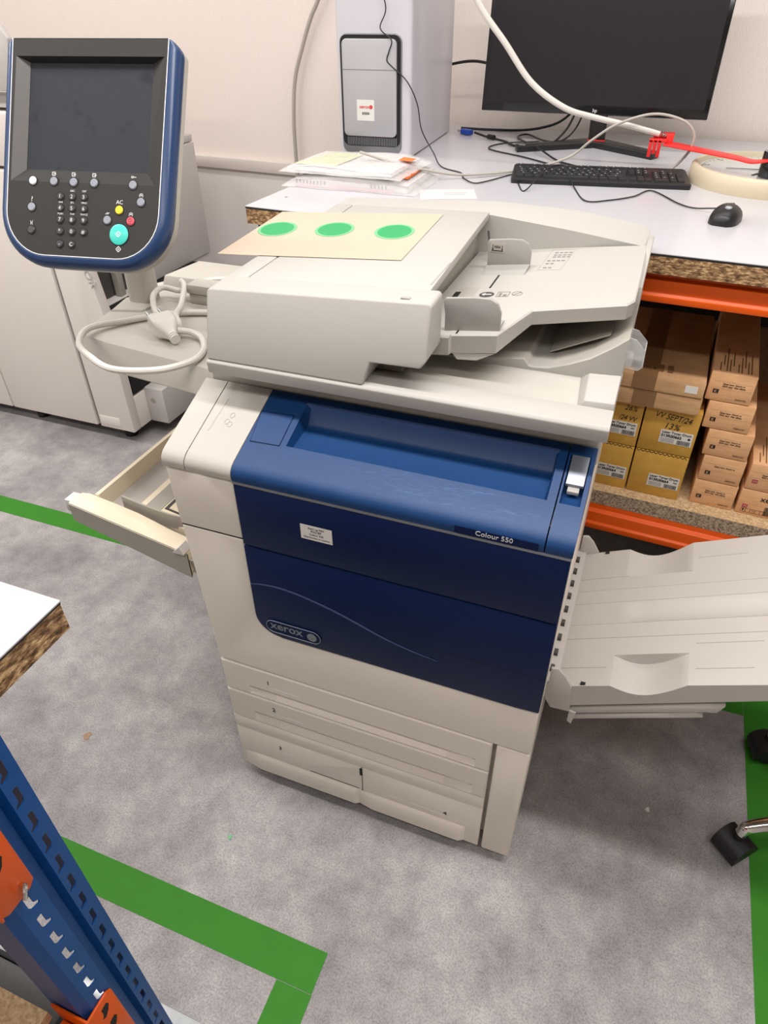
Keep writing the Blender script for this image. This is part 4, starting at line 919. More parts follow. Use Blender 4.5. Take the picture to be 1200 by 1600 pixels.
def kbox(label, X, z, X1, h, letter='K', col='ink', two=True, depth=0.44, Y=0.792, code='006R01525', m=None, big=False):
    w = X1 - X
    t = carton_base('toner_carton', label, 'box', X, Y - (X - 0.65) * 0.05, w, depth, h, z, 'toner cartons under the bench', m or M['card'])
    flat('letter_patch', [rect(0.012, 0.0235, 0.018, 0.028)], 'y', 0, M[col], t, 0.0004)
    text(letter, (0.0145, -0.0007, 0.0195), FRONT, 0.0095, M['card'] if letter == 'K' else M['card'], t, ex=0.0001)
    if not big:
        flat('wave_lines', zig(0.010, w - 0.004, h * 0.70, 0.0008, 0.006, 0.0004) + zig(0.010, w - 0.004, h * 0.47, 0.0008, 0.006, 0.0004), 'y', 0, M['chip_flat'], t, 0.0003)
        text('Open here  Ouvrir ici', (0.028, -0.0006, h * 0.60), FRONT, 0.0050, M['ink'], t, ex=0.0001, bold=0.0001)
        if two: text('Abrir aqui  Hier offnen', (0.028, -0.0006, h * 0.52), FRONT, 0.0050, M['ink'], t, ex=0.0001, bold=0.0001)
        text(code, (w - 0.032, -0.0006, 0.0085), FRONT, 0.0050, M['ink'], t, ex=0.0001)
    flat('top_print', [rect(0.014 + i * 0.0065 + (0.004 if i > 4 else 0), 0.0165 + i * 0.0065 + (0.004 if i > 4 else 0), 0.012 + (0.03 if i % 3 == 1 else 0), 0.055 + (i * 7 % 5) * 0.02) for i in range(10)], 'z', h - 0.0009, M['tapebrown'], t, 0.0004, sign=1)
    return t
zs = [SHZ, SHZ + 0.0690, SHZ + 0.1385, SHZ + 0.2075, SHZ + 0.2760]
kbox('brown toner carton marked K at the bottom of the stack of five', 0.8655, zs[0], 0.9615, 0.0685)
kbox('brown toner carton marked K, second up in the stack of five', 0.8675, zs[1], 0.9590, 0.0690, two=False)
kbox('brown toner carton marked K at the middle of the stack of five', 0.8600, zs[2], 0.9560, 0.0685)
kbox('brown toner carton marked K, second from the top of the stack of five', 0.8420, zs[3], 0.9385, 0.0680)
kbox('brown toner carton marked K on top of the stack of five, shaded by the bench', 0.8300, zs[4], 0.9220, 0.0680)
m1 = kbox('brown toner carton with arrows and magenta M on the shelf beside the K stack', 0.9690, zs[0], 1.0660, 0.0695, 'M', 'ink_pink', big=True)
text('xerox', (0.045, -0.0007, 0.044), FRONT, 0.020, M['ink'], m1, ex=0.0001, bold=0.0002)
pic = []
for i in range(5): pic += outline([(0.012 + i * 0.0105, 0.006), (0.021 + i * 0.0105, 0.006), (0.021 + i * 0.0105, 0.0165), (0.012 + i * 0.0105, 0.0165)], 0.0005)
pic += [[(0.0165, 0.0075), (0.0185, 0.0125), (0.0175, 0.0155), (0.0155, 0.0155), (0.0145, 0.0125)], rect(0.0365, 0.0372, 0.008, 0.015), rect(0.0395, 0.0402, 0.008, 0.015)]
flat('handling_symbols', pic, 'y', 0, M['ink'], m1, 0.0003)
flat('barcode', bars(0.060, 0.075, 0.006, 0.030), 'y', 0, M['ink'], m1, 0.0004)
m2 = kbox('brown toner carton with magenta M lying on the carton with arrows', 0.9700, zs[0] + 0.0702, 1.0690, 0.0700, 'M', 'ink_pink')
kbox('brown toner carton with magenta M on the shelf near the frame edge', 1.0750, zs[0], 1.1700, 0.0695, 'M', 'ink_pink')
kbox('brown toner carton with magenta M, upper of the pair near the frame edge', 1.0770, zs[0] + 0.0702, 1.1720, 0.0700, 'M', 'ink_pink')

# ------------------------------------------------------------------ server tower on the bench
TW = thing('computer_tower', 'tall silver workstation tower with grey vented front, standing on the bench', 'computer', (-0.324, 1.421, TOP), R(3.0))
w_, d_, h_ = 0.2275, 0.51, 0.50
bm = B(); prism(bm, rrect(0, w_, 0, d_, 0.012, 4), 'z', 0.004, h_); mk('tower_case', bm, M['alu'], TW, smooth=40)
bm = B(); prism(bm, rrect(0.012, 0.200, 0.010, 0.312, 0.022, 6), 'y', -0.004, 0.003); mk('front_recess', bm, M['alu_dark'], TW, bevel=0.003)
bm = B(); prism(bm, rrect(0.0155, 0.1965, 0.030, 0.309, 0.018, 6), 'y', -0.0055, 0.003); mk('recess_shadow', bm, M['dark'], TW)
bm = B(); prism(bm, rrect(0.021, 0.186, 0.056, 0.300, 0.014, 6), 'y', -0.012, 0.002); fp_ = mk('front_panel', bm, M['alu_face'], TW, bevel=0.003)
flat('panel_seam', [rect(0.021, 0.186, 0.2255, 0.2270)], 'y', -0.0118, M['alu_dark'], fp_, 0.0006)
bm = B()
for i in range(30): box(bm, 0.030 + i * 0.0053, 0.0325 + i * 0.0053, -0.0075, -0.0050, 0.032, 0.054)
mk('vent_grille', bm, M['alu_dark'], TW)
st = flat('name_sticker', [rect(0.064, 0.118, 0.098, 0.152)], 'y', -0.012, M['label'], fp_, 0.0005)
text('xerox', (0.072, -0.0127, 0.130), FRONT, 0.0125, M['ink_red'], st, ex=0.0001, bold=0.0003)
flat('sticker_ball', [ell(0.108, 0.1335, 0.0055, 0.0055, 18)], 'y', -0.0125, M['ink_red'], st, 0.0002)
text('EX550', (0.0915, -0.0127, 0.114), FRONT, 0.0085, M['ink'], st, ax='CENTER', ex=0.0001, bold=0.0003)
bm = B()
for x in (0.03, 0.19):
    for y in (0.04, 0.46): cyl(bm, (x, y, 0), 0.012, 0.0045, 'z', 14)
mk('rubber_feet', bm, M['rubber'], TW)

# ------------------------------------------------------------------ monitor
MO = thing('computer_monitor', 'wide black monitor switched off, on a chevron-shaped foot at the back of the bench', 'monitor', (0.37, 1.80, TOP), R(-1.0))
# local: screen faces -y
tl_ = Matrix.Translation((0, 0.0, 0.0)) @ Matrix.Rotation(R(-6), 4, 'X')
mw = 0.345
def mon(bm): bm.transform(Matrix.Translation((0.005, -0.03, 0.092)) @ Matrix.Rotation(R(-7), 4, 'X')); return bm
bm = B(); box(bm, -mw, mw, 0.004, 0.030, 0.0, 0.405); mk('monitor_shell', mon(bm), M['blk'], MO, bevel=0.004)
bm = B(); box(bm, -mw, mw, -0.004, 0.004, 0.0, 0.405)
bz_ = mk('bezel', mon(bm), M['blk_gloss'], MO, bevel=0.003)
bm = B(); box(bm, -mw + 0.014, mw - 0.014, -0.0055, -0.002, 0.026, 0.392); mk('display', mon(bm), M['screen'], MO)
bm = B(); box(bm, -0.045, 0.045, 0.03, 0.055, 0.02, 0.20); mk('rear_housing', mon(bm), M['blk'], MO, bevel=0.006)
bm = B(); loft(bm, [[(x + 0.038 * 1, y, 0.006) for x, y in rrect(-0.026, 0.026, -0.008, 0.012, 0.004)], [(x + 0.03, y + 0.012, 0.17) for x, y in rrect(-0.026, 0.026, -0.006, 0.014, 0.004)]])
mk('stand_neck', bm, M['blk_gloss'], MO)
bm = B(); loft(bm, [[(-0.195, -0.135, z), (-0.178, -0.175, z), (0.035, -0.025, z), (0.222, -0.160, z), (0.240, -0.118, z), (0.055, 0.045, z), (0.01, 0.045, z)] for z in (0.0, 0.018)])
foot = mk('stand_foot', bm, M['blk'], MO, bevel=0.002)
bm = B(); box(bm, 0.010, 0.064, -0.010, 0.016, 0.018, 0.021); mk('foot_clip', bm, M['red'], foot)
text('hp', (0.015, -0.0385, 0.101), (R(83), 0, 0), 0.014, M['ink_white'], bz_)
flat('foot_badge', outline([(-0.172, -0.158), (-0.160, -0.150), (-0.168, -0.140), (-0.180, -0.148)], 0.0012), 'z', 0.0180, M['ink_white'], foot, 0.0003, sign=1)

# ------------------------------------------------------------------ keyboard
KB = thing('keyboard', 'black full-size computer keyboard lying in front of the monitor', 'keyboard', (0.262, 1.212, TOP), R(8.6) + TA * 0 + 0.0)
KW, KD = 0.452, 0.150
bm = B(); loft(bm, [[(x, y, 0.0) for x, y in rrect(0, KW, 0, KD, 0.008, 4)], [(x, y, 0.010 + 0.055 * y) for x, y in rrect(-0.001, KW + 0.001, -0.001, KD + 0.001, 0.009, 4)], [(x, y, 0.013 + 0.055 * y) for x, y in rrect(0.004, KW - 0.004, 0.004, KD - 0.004, 0.007, 4)]])
mk('keyboard_case', bm, M['blk'], KB, smooth=40)
kmesh = {}
def key(x, y, w=0.0165, d=0.0165):
    kk = (round(w, 4), round(d, 4))
    if kk not in kmesh:
        bm = B(); loft(bm, [[(a, b, 0) for a, b in rect(0, w, 0, d)], [(a, b, 0.005) for a, b in rect(0.0014, w - 0.0014, 0.001, d - 0.002)]])
        bmesh.ops.recalc_face_normals(bm, faces=bm.faces); me = bpy.data.meshes.new('key'); bm.to_mesh(me); bm.free(); me.materials.append(M['key']); kmesh[kk] = me
    o = bpy.data.objects.new('key', kmesh[kk]); C.objects.link(o); o.parent = KB; o.location = (x, y, 0.0128 + 0.055 * y); o.rotation_euler = (R(3.1), 0, 0)
P_ = 0.01905; kx = 0.010
row_y = [0.010 + i * P_ for i in range(5)] + [0.010 + 5 * P_ + 0.008]
marks = []
def krow(r, items):
    x = kx
    for it in items:
        if it > 0:
            key(x, row_y[r], it * P_ - 0.0022, 0.0168); marks.append((x + it * P_ / 2 - 0.004, row_y[r] + 0.007))
            x += it * P_
        else: x += -it * P_
krow(0, [1.25, 1.25, 1.25, 6.25, 1.25, 1.25, 1.25, 1.25, -0.25, 1, 1, 1, -0.25, 2, 1])
krow(1, [2.25] + [1] * 10 + [2.75, -1.25, 1, -1.25, 1, 1, 1])
krow(2, [1.75] + [1] * 11 + [2.25, -3.5, 1, 1, 1])
krow(3, [1.5] + [1] * 12 + [1.5, -0.25, 1, 1, 1, -0.25, 1, 1, 1])
krow(4, [1] * 13 + [2, -0.25, 1, 1, 1, -0.25, 1, 1, 1])
krow(5, [1, -1, 1, 1, 1, 1, -0.5, 1, 1, 1, 1, -0.5, 1, 1, 1, 1, -0.25, 1, 1, 1])
for r in (0.5, 2.5):
    x = kx + (15 + 0.25 + 3 + 0.25 + 3) * P_; key(x, row_y[int(r)] + 0.002, P_ - 0.0022, 2 * P_ - 0.004)
bm = B(); rk = random.Random(2)
for x, y in marks:
    if rk.random() < 0.8 and y > 0.02: prism(bm, rect(x, x + 0.0028, y, y + 0.0032), 'z', 0.0184 + 0.055 * y, 0.0187 + 0.055 * y)
mk('key_legends', bm, M['ink_white'], KB, smooth=None)
bm = B(); kc = [(0.15, 0.150, 0.010), (0.13, 0.20, 0.004), (0.02, 0.33, 0.0035), (-0.10, 0.45, 0.0035), (-0.06, 0.55, 0.004), (0.05, 0.60, 0.004)]
tube(bm, kc, 0.0022, 8); mk('keyboard_cable', bm, M['cable_black'], KB)

# ------------------------------------------------------------------ mouse with its lead
MS = thing('computer_mouse', 'black wired computer mouse with a silver badge, near the bench front edge', 'mouse', (0.788, 1.010, TOP), R(-14))
bm = B(); rings = []
for i in range(13):
    t = i / 12; y = -0.056 + 0.112 * t
    w = 0.031 * (1 - abs(2 * t - 0.92) ** 3.2) ** 0.5 if abs(2 * t - 0.92) < 1 else 0.004
    w = max(w, 0.010); h = 0.036 * math.sin(PI * (0.10 + 0.86 * t)) ** 0.6 * (1.0 if t < 0.6 else 1 - 0.55 * (t - 0.6)); h = max(h, 0.006)
    rings.append([(w * math.cos(R(a)) * (1.0), y, max(0.0, h * math.sin(R(a)) ** 0.75 if a not in (0, 180) else 0)) for a in range(0, 181, 15)] )
loft(bm, rings); mb = mk('mouse_body', bm, M['blk'], MS, smooth=60)
bm = B(); cyl(bm, (-0.003, 0.036, 0.021), 0.0085, 0.006, 'x', 18); mk('scroll_wheel', bm, M['rubber'], MS)
bm = B(); cyl(bm, (0, 0, 0), 0.0075, 0.0016, 'z', 20); bg = mk('round_badge', bm, M['silver'], MS, loc=(0.004, -0.026, 0.0318), rot=(R(14), 0, 0))
text('hp', (-0.0045, -0.0028, 0.0018), (0, 0, 0), 0.0095, M['ink_white'], bg)
bm = B()
zc = TOP + 0.003
lead = [(0.775, 1.062, zc + 0.010), (0.752, 1.069, zc + 0.006), (0.72, 1.088, zc), (0.685, 1.120, zc), (0.617, 1.231, zc), (0.580, 1.156, zc), (0.53, 1.10, zc), (0.476, 1.074, zc), (0.43, 1.20, zc), (0.392, 1.275, zc + 0.028), (0.375, 1.29, zc + 0.034), (0.345, 1.24, zc + 0.03), (0.317, 1.129, zc), (0.285, 1.20, zc), (0.254, 1.300, zc), (0.238, 1.285, zc), (0.20, 1.20, zc), (0.172, 1.169, zc), (0.13, 1.22, zc), (0.106, 1.278, zc), (0.03, 1.34, zc), (-0.02, 1.42, zc + 0.02), (-0.060, 1.425, 1.16), (-0.075, 1.425, 1.225), (-0.105, 1.420, 1.28), (-0.15, 1.418, 1.315), (-0.165, 1.416, 1.33), (-0.158, 1.415, 1.352), (-0.150, 1.412, 1.378), (-0.183, 1.412, 1.405), (-0.166, 1.412, 1.45), (-0.19, 1.414, 1.52), (-0.2, 1.43, 1.578), (-0.20, 1.46, 1.583)]
tube(bm, lead, 0.0017, 7, 7); o = mk('mouse_cable', bm, M['cable_black'], None)
o.parent = MS; o.matrix_parent_inverse = (Matrix.Translation(MS.location) @ MS.rotation_euler.to_matrix().to_4x4()).inverted()

def cable(name, label, pts, r, m, cat='cable', base=None):
    t = thing(name, label, cat, base or (pts[0][0], pts[0][1], min(p[2] for p in pts) - (r if not callable(r) else 0.01)))
    bm = B(); tube(bm, pts, r, 10, 8); mk('cable_run', bm, m, t, world=True); return t
c = cable('hose', 'thick off-white hose hanging in front of the monitor and ending at the red lever', [(0.02, 1.46, 1.60), (0.075, 1.45, 1.47), (0.165, 1.45, 1.370), (0.245, 1.45, 1.284), (0.34, 1.45, 1.229), (0.42, 1.46, 1.208), (0.52, 1.47, 1.190), (0.602, 1.48, 1.172)], lambda t: 0.0085 - 0.0015 * t, M['hose'])
bm = B()
for i in range(7): lathe(bm, [(0.0045, 0), (0.0075, 0.002), (0.0045, 0.004)], (0, 0, i * 0.005), 12)
bm.transform(Matrix.Translation((0.605, 1.483, 1.171)) @ Vector((1, 0.12, -0.28)).to_track_quat('Z', 'Y').to_matrix().to_4x4()); mk('barbed_fitting', bm, M['chrome'], c, world=True)
cable('data_cable', 'thin off-white cable arching over the hose from the plastic bags to the keyboard', [(-0.13, 1.12, 1.148), (-0.03, 1.13, 1.125), (0.092, 1.20, 1.094), (0.177, 1.26, 1.088), (0.287, 1.36, 1.090), (0.375, 1.44, 1.11), (0.43, 1.44, 1.155), (0.49, 1.44, 1.196), (0.575, 1.45, 1.222), (0.650, 1.45, 1.212), (0.686, 1.45, 1.185), (0.69, 1.45, 1.15), (0.672, 1.46, 1.115), (0.648, 1.46, 1.088)], 0.0035, M['cable_grey'])
cable('wall_cable', 'grey cable running down the back wall behind the bench', [(-0.875, 2.168, 0.80), (-0.873, 2.168, 0.90), (-0.868, 2.165, 1.05), (-0.848, 2.165, 1.20), (-0.80, 2.165, 1.32), (-0.76, 2.16, 1.40), (-0.70, 2.15, 1.5), (-0.62, 2.14, 1.75), (-0.6, 2.14, 2.2), (-0.6, 2.14, 3.0)], 0.008, M['cable_grey'])
vg = cable('video_cable', 'black video cable with a blue plug lying loose beside the monitor foot', [(-0.012, 1.865, 1.092), (0.03, 1.84, 1.087), (0.054, 1.817, 1.087), (0.121, 1.764, 1.086), (0.17, 1.70, 1.086), (0.26, 1.70, 1.088), (0.30, 1.82, 1.115), (0.32, 1.90, 1.17), (0.34, 1.92, 1.24)], 0.0036, M['cable_black'])
bm = B(); box(bm, -0.022, 0.022, -0.011, 0.011, -0.008, 0.008); bm.transform(Matrix.Translation((-0.045, 1.883, 1.090)) @ Matrix.Rotation(R(-28), 4, 'Z')); mk('blue_plug', bm, M['vga'], vg, bevel=0.003, world=True)
bm = B(); box(bm, -0.007, 0.007, -0.009, 0.009, -0.005, 0.005); bm.transform(Matrix.Translation((-0.071, 1.897, 1.090)) @ Matrix.Rotation(R(-28), 4, 'Z')); mk('plug_shell', bm, M['chrome'], vg, bevel=0.001, world=True)
bm = B(); cyl(bm, (-0.016, 0, 0), 0.008, 0.032, 'x', 14); bm.transform(Matrix.Translation((0.06, 1.812, 1.0895)) @ Matrix.Rotation(R(-35), 4, 'Z')); mk('ferrite_bead', bm, M['rubber'], vg, bevel=0.002, world=True)
cable('black_cable', 'black power cable from the tower along the wall side of the bench to the monitor', [(-0.09, 1.97, 1.088), (0.0, 1.985, 1.085), (0.12, 2.00, 1.086), (0.20, 1.985, 1.10), (0.27, 1.95, 1.13), (0.33, 1.93, 1.19)], 0.0042, M['cable_black'])
cable('black_cable', 'black cable bridging the gap between tower and monitor at the wall', [(-0.22, 1.99, 1.26), (-0.12, 1.985, 1.283), (-0.05, 1.975, 1.29), (0.02, 1.95, 1.28), (0.06, 1.90, 1.262)], 0.0045, M['cable_black'])
cable('black_cable', 'black cable curling under the monitor over its foot toward the keyboard', [(0.35, 1.90, 1.18), (0.33, 1.83, 1.12), (0.30, 1.76, 1.098), (0.235, 1.83, 1.085), (0.16, 1.93, 1.085), (0.14, 1.86, 1.085), (0.21, 1.74, 1.086), (0.255, 1.62, 1.098), (0.33, 1.52, 1.085), (0.40, 1.45, 1.085)], 0.0028, M['cable_black'])

# red lever strap and clock
RS = thing('red_lever', 'flat red plastic lever with a toothed end, lying across the clock', 'lever', (0.60, 1.46, 1.14))
bm = B()
cl = catmull([(0.622, 1.475, 1.152, ), (0.68, 1.44, 1.150), (0.74, 1.39, 1.150), (0.80, 1.35, 1.148), (0.835, 1.33, 1.145), (0.862, 1.32, 1.150), (0.885, 1.315, 1.156)], 6)
rings = []
for i, p in enumerate(cl):
    t = i / (len(cl) - 1); w = 0.021 * (1 - 0.6 * t); rings.append([(p.x + 0.3 * w, p.y + w, p.z + 0.003), (p.x - 0.3 * w, p.y - w, p.z + 0.0), (p.x - 0.3 * w, p.y - w, p.z - 0.004), (p.x + 0.3 * w, p.y + w, p.z - 0.003)])
loft(bm, rings); mk('lever_blade', bm, M['red'], RS, bevel=0.001, world=True)
bm = B(); box(bm, 0.588, 0.640, 1.485, 1.505, 1.160, 1.174); box(bm, 0.622, 0.640, 1.470, 1.505, 1.150, 1.174)
for i in range(3): box(bm, 0.580 + i * 0.0115, 0.589 + i * 0.0115, 1.462, 1.468, 1.118 + (i == 1) * 0.008, 1.160)
box(bm, 0.580, 0.625, 1.462, 1.488, 1.154, 1.162)
mk('toothed_head', bm, M['red'], RS, bevel=0.001, world=True)
CK = thing('wall_clock', 'large round cream-rimmed clock lying face up on the bench', 'clock', (0.895, 1.425, TOP), R(20))
CR = 0.196
bm = B(); lathe(bm, [(CR - 0.012, 0), (CR, 0.0), (CR + 0.002, 0.012), (CR, 0.036), (CR - 0.005, 0.042), (CR - 0.013, 0.042), (CR - 0.015, 0.034), (CR - 0.015, 0.006)], n=72); mk('clock_rim', bm, M['clock_rim'], CK, smooth=40)
bm = B(); cyl(bm, (0, 0, 0.006), CR - 0.0145, 0.024, 'z', 64); cf = mk('clock_face', bm, M['clock_face'], CK)
bm = B()
for i in range(60):
    a = 2 * PI * i / 60; L0, L1 = (CR - 0.045, CR - 0.025) if i % 5 == 0 else (CR - 0.030, CR - 0.025); wd = 0.0014 if i % 5 == 0 else 0.0006
    c_, s_ = math.cos(a), math.sin(a); prism(bm, [(L0 * c_ - wd * s_, L0 * s_ + wd * c_), (L1 * c_ - wd * s_, L1 * s_ + wd * c_), (L1 * c_ + wd * s_, L1 * s_ - wd * c_), (L0 * c_ + wd * s_, L0 * s_ - wd * c_)], 'z', 0.0300, 0.0306)
mk('minute_marks', bm, M['ink_grey'], cf, smooth=None)
bm = B(); prism(bm, [(0.006, 0.004), (-0.07, -0.055), (-0.073, -0.051), (0.0, 0.01)], 'z', 0.0306, 0.0312); prism(bm, [(0.004, -0.004), (-0.105, 0.03), (-0.105, 0.033), (0.006, 0.002)], 'z', 0.0312, 0.0318)
mk('clock_hands', bm, M['ink'], cf, smooth=None)
TR = thing('tape_roll', 'black open roll standing on the clock face beside a white card', 'tape roll', (0.888, 1.345, TOP + 0.0318), 0)
bm = B(); lathe(bm, [(0.024, 0), (0.0305, 0), (0.0310, 0.002), (0.0310, 0.054), (0.030, 0.056), (0.0245, 0.056), (0.024, 0.054)], n=40); mk('tape_winding', bm, M['blk_gloss'], TR, smooth=40)
bm = B(); lathe(bm, [(0.0225, 0.001), (0.024, 0.001), (0.024, 0.0575), (0.0225, 0.0575)], n=40); mk('cardboard_core', bm, M['clock_rim'], TR, smooth=40)
WC = thing('white_card', 'upright white card carton behind the black roll on the clock', 'card', (0.886, 1.40, TOP + 0.0318), R(-4))
bm = B(); loft(bm, [[(0.0, 0, 0), (0.07, 0, 0), (0.07, 0.05, 0), (0.0, 0.05, 0)], [(0.006, 0, 0.105), (0.066, 0, 0.105), (0.066, 0.05, 0.105), (0.006, 0.05, 0.105)]]); mk('card_body', bm, M['paper_w'], WC, bevel=0.001)

# plastic bags of manuals
def bagpack(label, X, Y, z, w, d, h, rz, wob, paperm, extra):
    t = thing('document_bag', label, 'bag', (X, Y, z), rz, 'clear bags of manuals on the bench')
    n, k = 12, 8; bm = B()
    def zt(u, v): return h * (0.72 + 0.28 * math.sin(PI * u)) + wob * math.sin(u * 7 + v * 3)
    inn = (0.03, 0.015)
    top_ = [[bm.verts.new((inn[0] + u / n * (w - 2 * inn[0]), inn[1] + v / k * (d - 2 * inn[1]), zt(u / n, v / k))) for v in range(k + 1)] for u in range(n + 1)]
    bot_ = [[bm.verts.new((vv.co.x, vv.co.y, 0.0015 + max(0, wob) * 0.6 * (1 + math.sin(vv.co.x * 25)))) for vv in r] for r in top_]
    for u in range(n):
        for v in range(k):
            bm.faces.new([top_[u][v], top_[u + 1][v], top_[u + 1][v + 1], top_[u][v + 1]]); bm.faces.new([bot_[u][v], bot_[u][v + 1], bot_[u + 1][v + 1], bot_[u + 1][v]])
    for u in range(n):
        for v in (0, k): bm.faces.new([top_[u][v], top_[u + 1][v], bot_[u + 1][v], bot_[u][v]])
    for v in range(k):
        for u in (0, n): bm.faces.new([top_[u][v], top_[u][v + 1], bot_[u][v + 1], bot_[u][v]])
    mk('document_stack', bm, paperm, t, smooth=50)
    bm = B(); rb = random.Random(int(w * 1000)); n, k = 18, 12
    g = []
    for s in (1, 0):
        g.append([[bm.verts.new((u / n * w + (0 if 0 < u < n else rb.uniform(-.004, .004)), v / k * d + (0 if 0 < v < k else rb.uniform(-.004, .004)), (0.0008 if not s else 0.0015 + (zt(min(1, max(0, (u / n))), v / k) + 0.002 + rb.uniform(0, 0.0022)) * (min(1, 6 * min(u / n, 1 - u / n, (v / k) * 1.6, (1 - v / k) * 1.6)) ** 0.5)))) for v in range(k + 1)] for u in range(n + 1)])
    for s in range(2):
        for u in range(n):
            for v in range(k): bm.faces.new([g[s][u][v], g[s][u + 1][v], g[s][u + 1][v + 1], g[s][u][v + 1]])
    me = bpy.data.meshes.new('bag_film'); bm.to_mesh(me); bm.free()
    for p in me.polygons: p.use_smooth = True
    link('bag_film', me, M['bag'], t)
    for nm, poly, dz, mm in extra:
        bm = B(); loft(bm, [[(x, y, zt(x / w, y / d) + dz + e) for x, y in poly] for e in (0, 0.0006)]); mk(nm, bm, mm, t, smooth=None)
    return t
bagpack('clear plastic bag of white printed manuals with a pink sheet, lying on the bench', -0.300, 0.985, TOP, 0.375, 0.26, 0.026, R(1), 0.0, M['paper_w'], [('orange_label', rect(0.300, 0.330, 0.06, 0.20), 0.004, M['orange_lab'])])
bp1 = bpy.data.objects['document_bag']
flat('pink_sheet', [rect(0.03, 0.31, 0.002, 0.006)], 'y', 0.012, M['paper_pink'], bp1, 0.001)
flat('printed_text', [rect(0.035 + 0.01 * i + (0.12 if i > 8 else 0), 0.040 + 0.01 * i + (0.12 if i > 8 else 0), 0.008, 0.016) for i in range(14)], 'y', 0.0148, M['ink_grey'], bp1, 0.0002)
bagpack('clear plastic bag with green leaflets on top of the bag of manuals', -0.315, 1.000, TOP + 0.0315, 0.345, 0.25, 0.016, R(-1), 0.003, M['paper_w'], [('green_leaflet', [(0.035, 0.03), (0.15, 0.03), (0.16, 0.20), (0.06, 0.22)], 0.0015, M['green_pale']), ('orange_label', rect(0.290, 0.325, 0.13, 0.17), 0.006, M['orange_lab'])])
LS = thing('loose_paper', 'small loose white paper lying on the bench behind the document feeder', 'paper', (0.14, 1.04, TOP), R(20))
bm = B(); box(bm, -0.07, 0.07, -0.05, 0.05, 0.0002, 0.0010); ls = mk('paper_slip', bm, M['paper_w'], LS)
flat('printed_text', [rect(-0.01, 0.05, 0.012, 0.014), rect(-0.01, 0.045, -0.006, -0.004)], 'z', 0.0010, M['ink_grey'], ls, 0.0002, sign=1)

# ------------------------------------------------------------------ big machine behind on the left
BM = thing('finishing_machine', 'large pale print finishing machine standing on black feet behind the control panel', 'machine', (-1.6, 1.13, 0))
def bx(name, x0, x1, y0, y1, z0, z1, m, bev=0.004, par=None):
    bm = B(); box(bm, x0, x1, y0, y1, z0, z1); return mk(name, bm, M[m], par or BM, bevel=bev, world=(par is None))
bx('cabinet_door', -1.80, -1.350, 1.13, 1.16, 0.060, 1.02, 'bgm', 0.006)
bx('cabinet_door', -2.55, -1.806, 1.13, 1.16, 0.060, 1.02, 'bgm', 0.006)
bx('cabinet_body', -2.6, -1.205, 1.165, 1.9, 0.08, 0.56, 'bgm_side')
bx('upper_body', -2.6, -1.36, 1.162, 1.40, 0.56, 1.02, 'bgm_side')
bx('column_gap', -1.35, -1.336, 1.145, 1.16, 0.07, 1.0, 'dark', 0)
bm = B(); prism(bm, [(-1.334, 0.060), (-1.165, 0.060), (-1.165, 0.56), (-1.195, 0.80), (-1.215, 0.99), (-1.334, 0.99)], 'y', 1.13, 1.175); cf_ = mk('front_column', bm, M['bgm'], BM, bevel=0.004, world=True)
bm = B(); box(bm, -1.325, -1.225, 1.128, 1.131, 0.075, 0.115); mk('column_plate', bm, M['bgm'], cf_, bevel=0.001)
text('COLOR', (-1.235, 1.1285, 0.80), (PI / 2, R(70), 0), 0.045, M['bgm_side'], BM, world=True, ex=0.0015)
bx('base_rail', -1.20, -1.165, 1.175, 1.78, 0.06, 0.20, 'bgm')
bx('side_box', -1.165, -1.075, 1.24, 1.52, 0.06, 0.215, 'bgm_side', 0.006)
bm = B(); cyl(bm, (-1.13, 1.239, 0.16), 0.012, 0.003, 'y', 18); mk('round_hole', bm, M['bin'], BM, world=True)
bx('side_cavity', -1.199, -1.166, 1.18, 1.76, 0.215, 0.56, 'dark', 0)
bx('rear_tower', -2.6, -1.195, 1.405, 1.9, 0.562, 1.0, 'bgm_side', 0.006)
bx('tower_top', -2.6, -1.20, 1.41, 1.9, 1.002, 1.028, 'bgm_side', 0.004)
bx('lid_bracket', -1.40, -1.245, 1.60, 1.85, 1.030, 1.055, 'bin', 0.004)
bx('lid_plate', -1.45, -1.22, 1.55, 1.88, 1.057, 1.074, 'bgm', 0.003)
bx('inner_cavity', -1.358, -1.25, 1.18, 1.403, 0.562, 1.0, 'darkslot', 0)
bx('inner_post', -1.24, -1.215, 1.30, 1.33, 0.562, 1.0, 'bin', 0.002)
bx('upper_unit', -2.55, -1.325, 1.14, 1.80, 1.03, 1.19, 'bgm', 0.008)
bx('scanner_unit', -2.5, -1.315, 1.16, 1.78, 1.20, 1.245, 'bgm_side', 0.006)
bm = B(); prism(bm, [(-2.3, 1.25), (-1.275, 1.25), (-1.262, 1.33), (-1.245, 1.385), (-1.275, 1.425), (-2.3, 1.425)], 'y', 1.13, 1.15); mk('lid_unit', bm, M['bgm_side'], BM, bevel=0.004, world=True)
for x, y in ((-1.72, 1.20), (-1.25, 1.20), (-2.4, 1.2), (-1.72, 1.75), (-1.25, 1.75), (-1.25, 1.87)):
    bm = B(); cyl(bm, (x, y, 0.0), 0.026, 0.022, 'z', 18); cyl(bm, (x, y, 0.022), 0.014, 0.06, 'z', 12); mk('foot', bm, M['rubber'], BM, world=True)

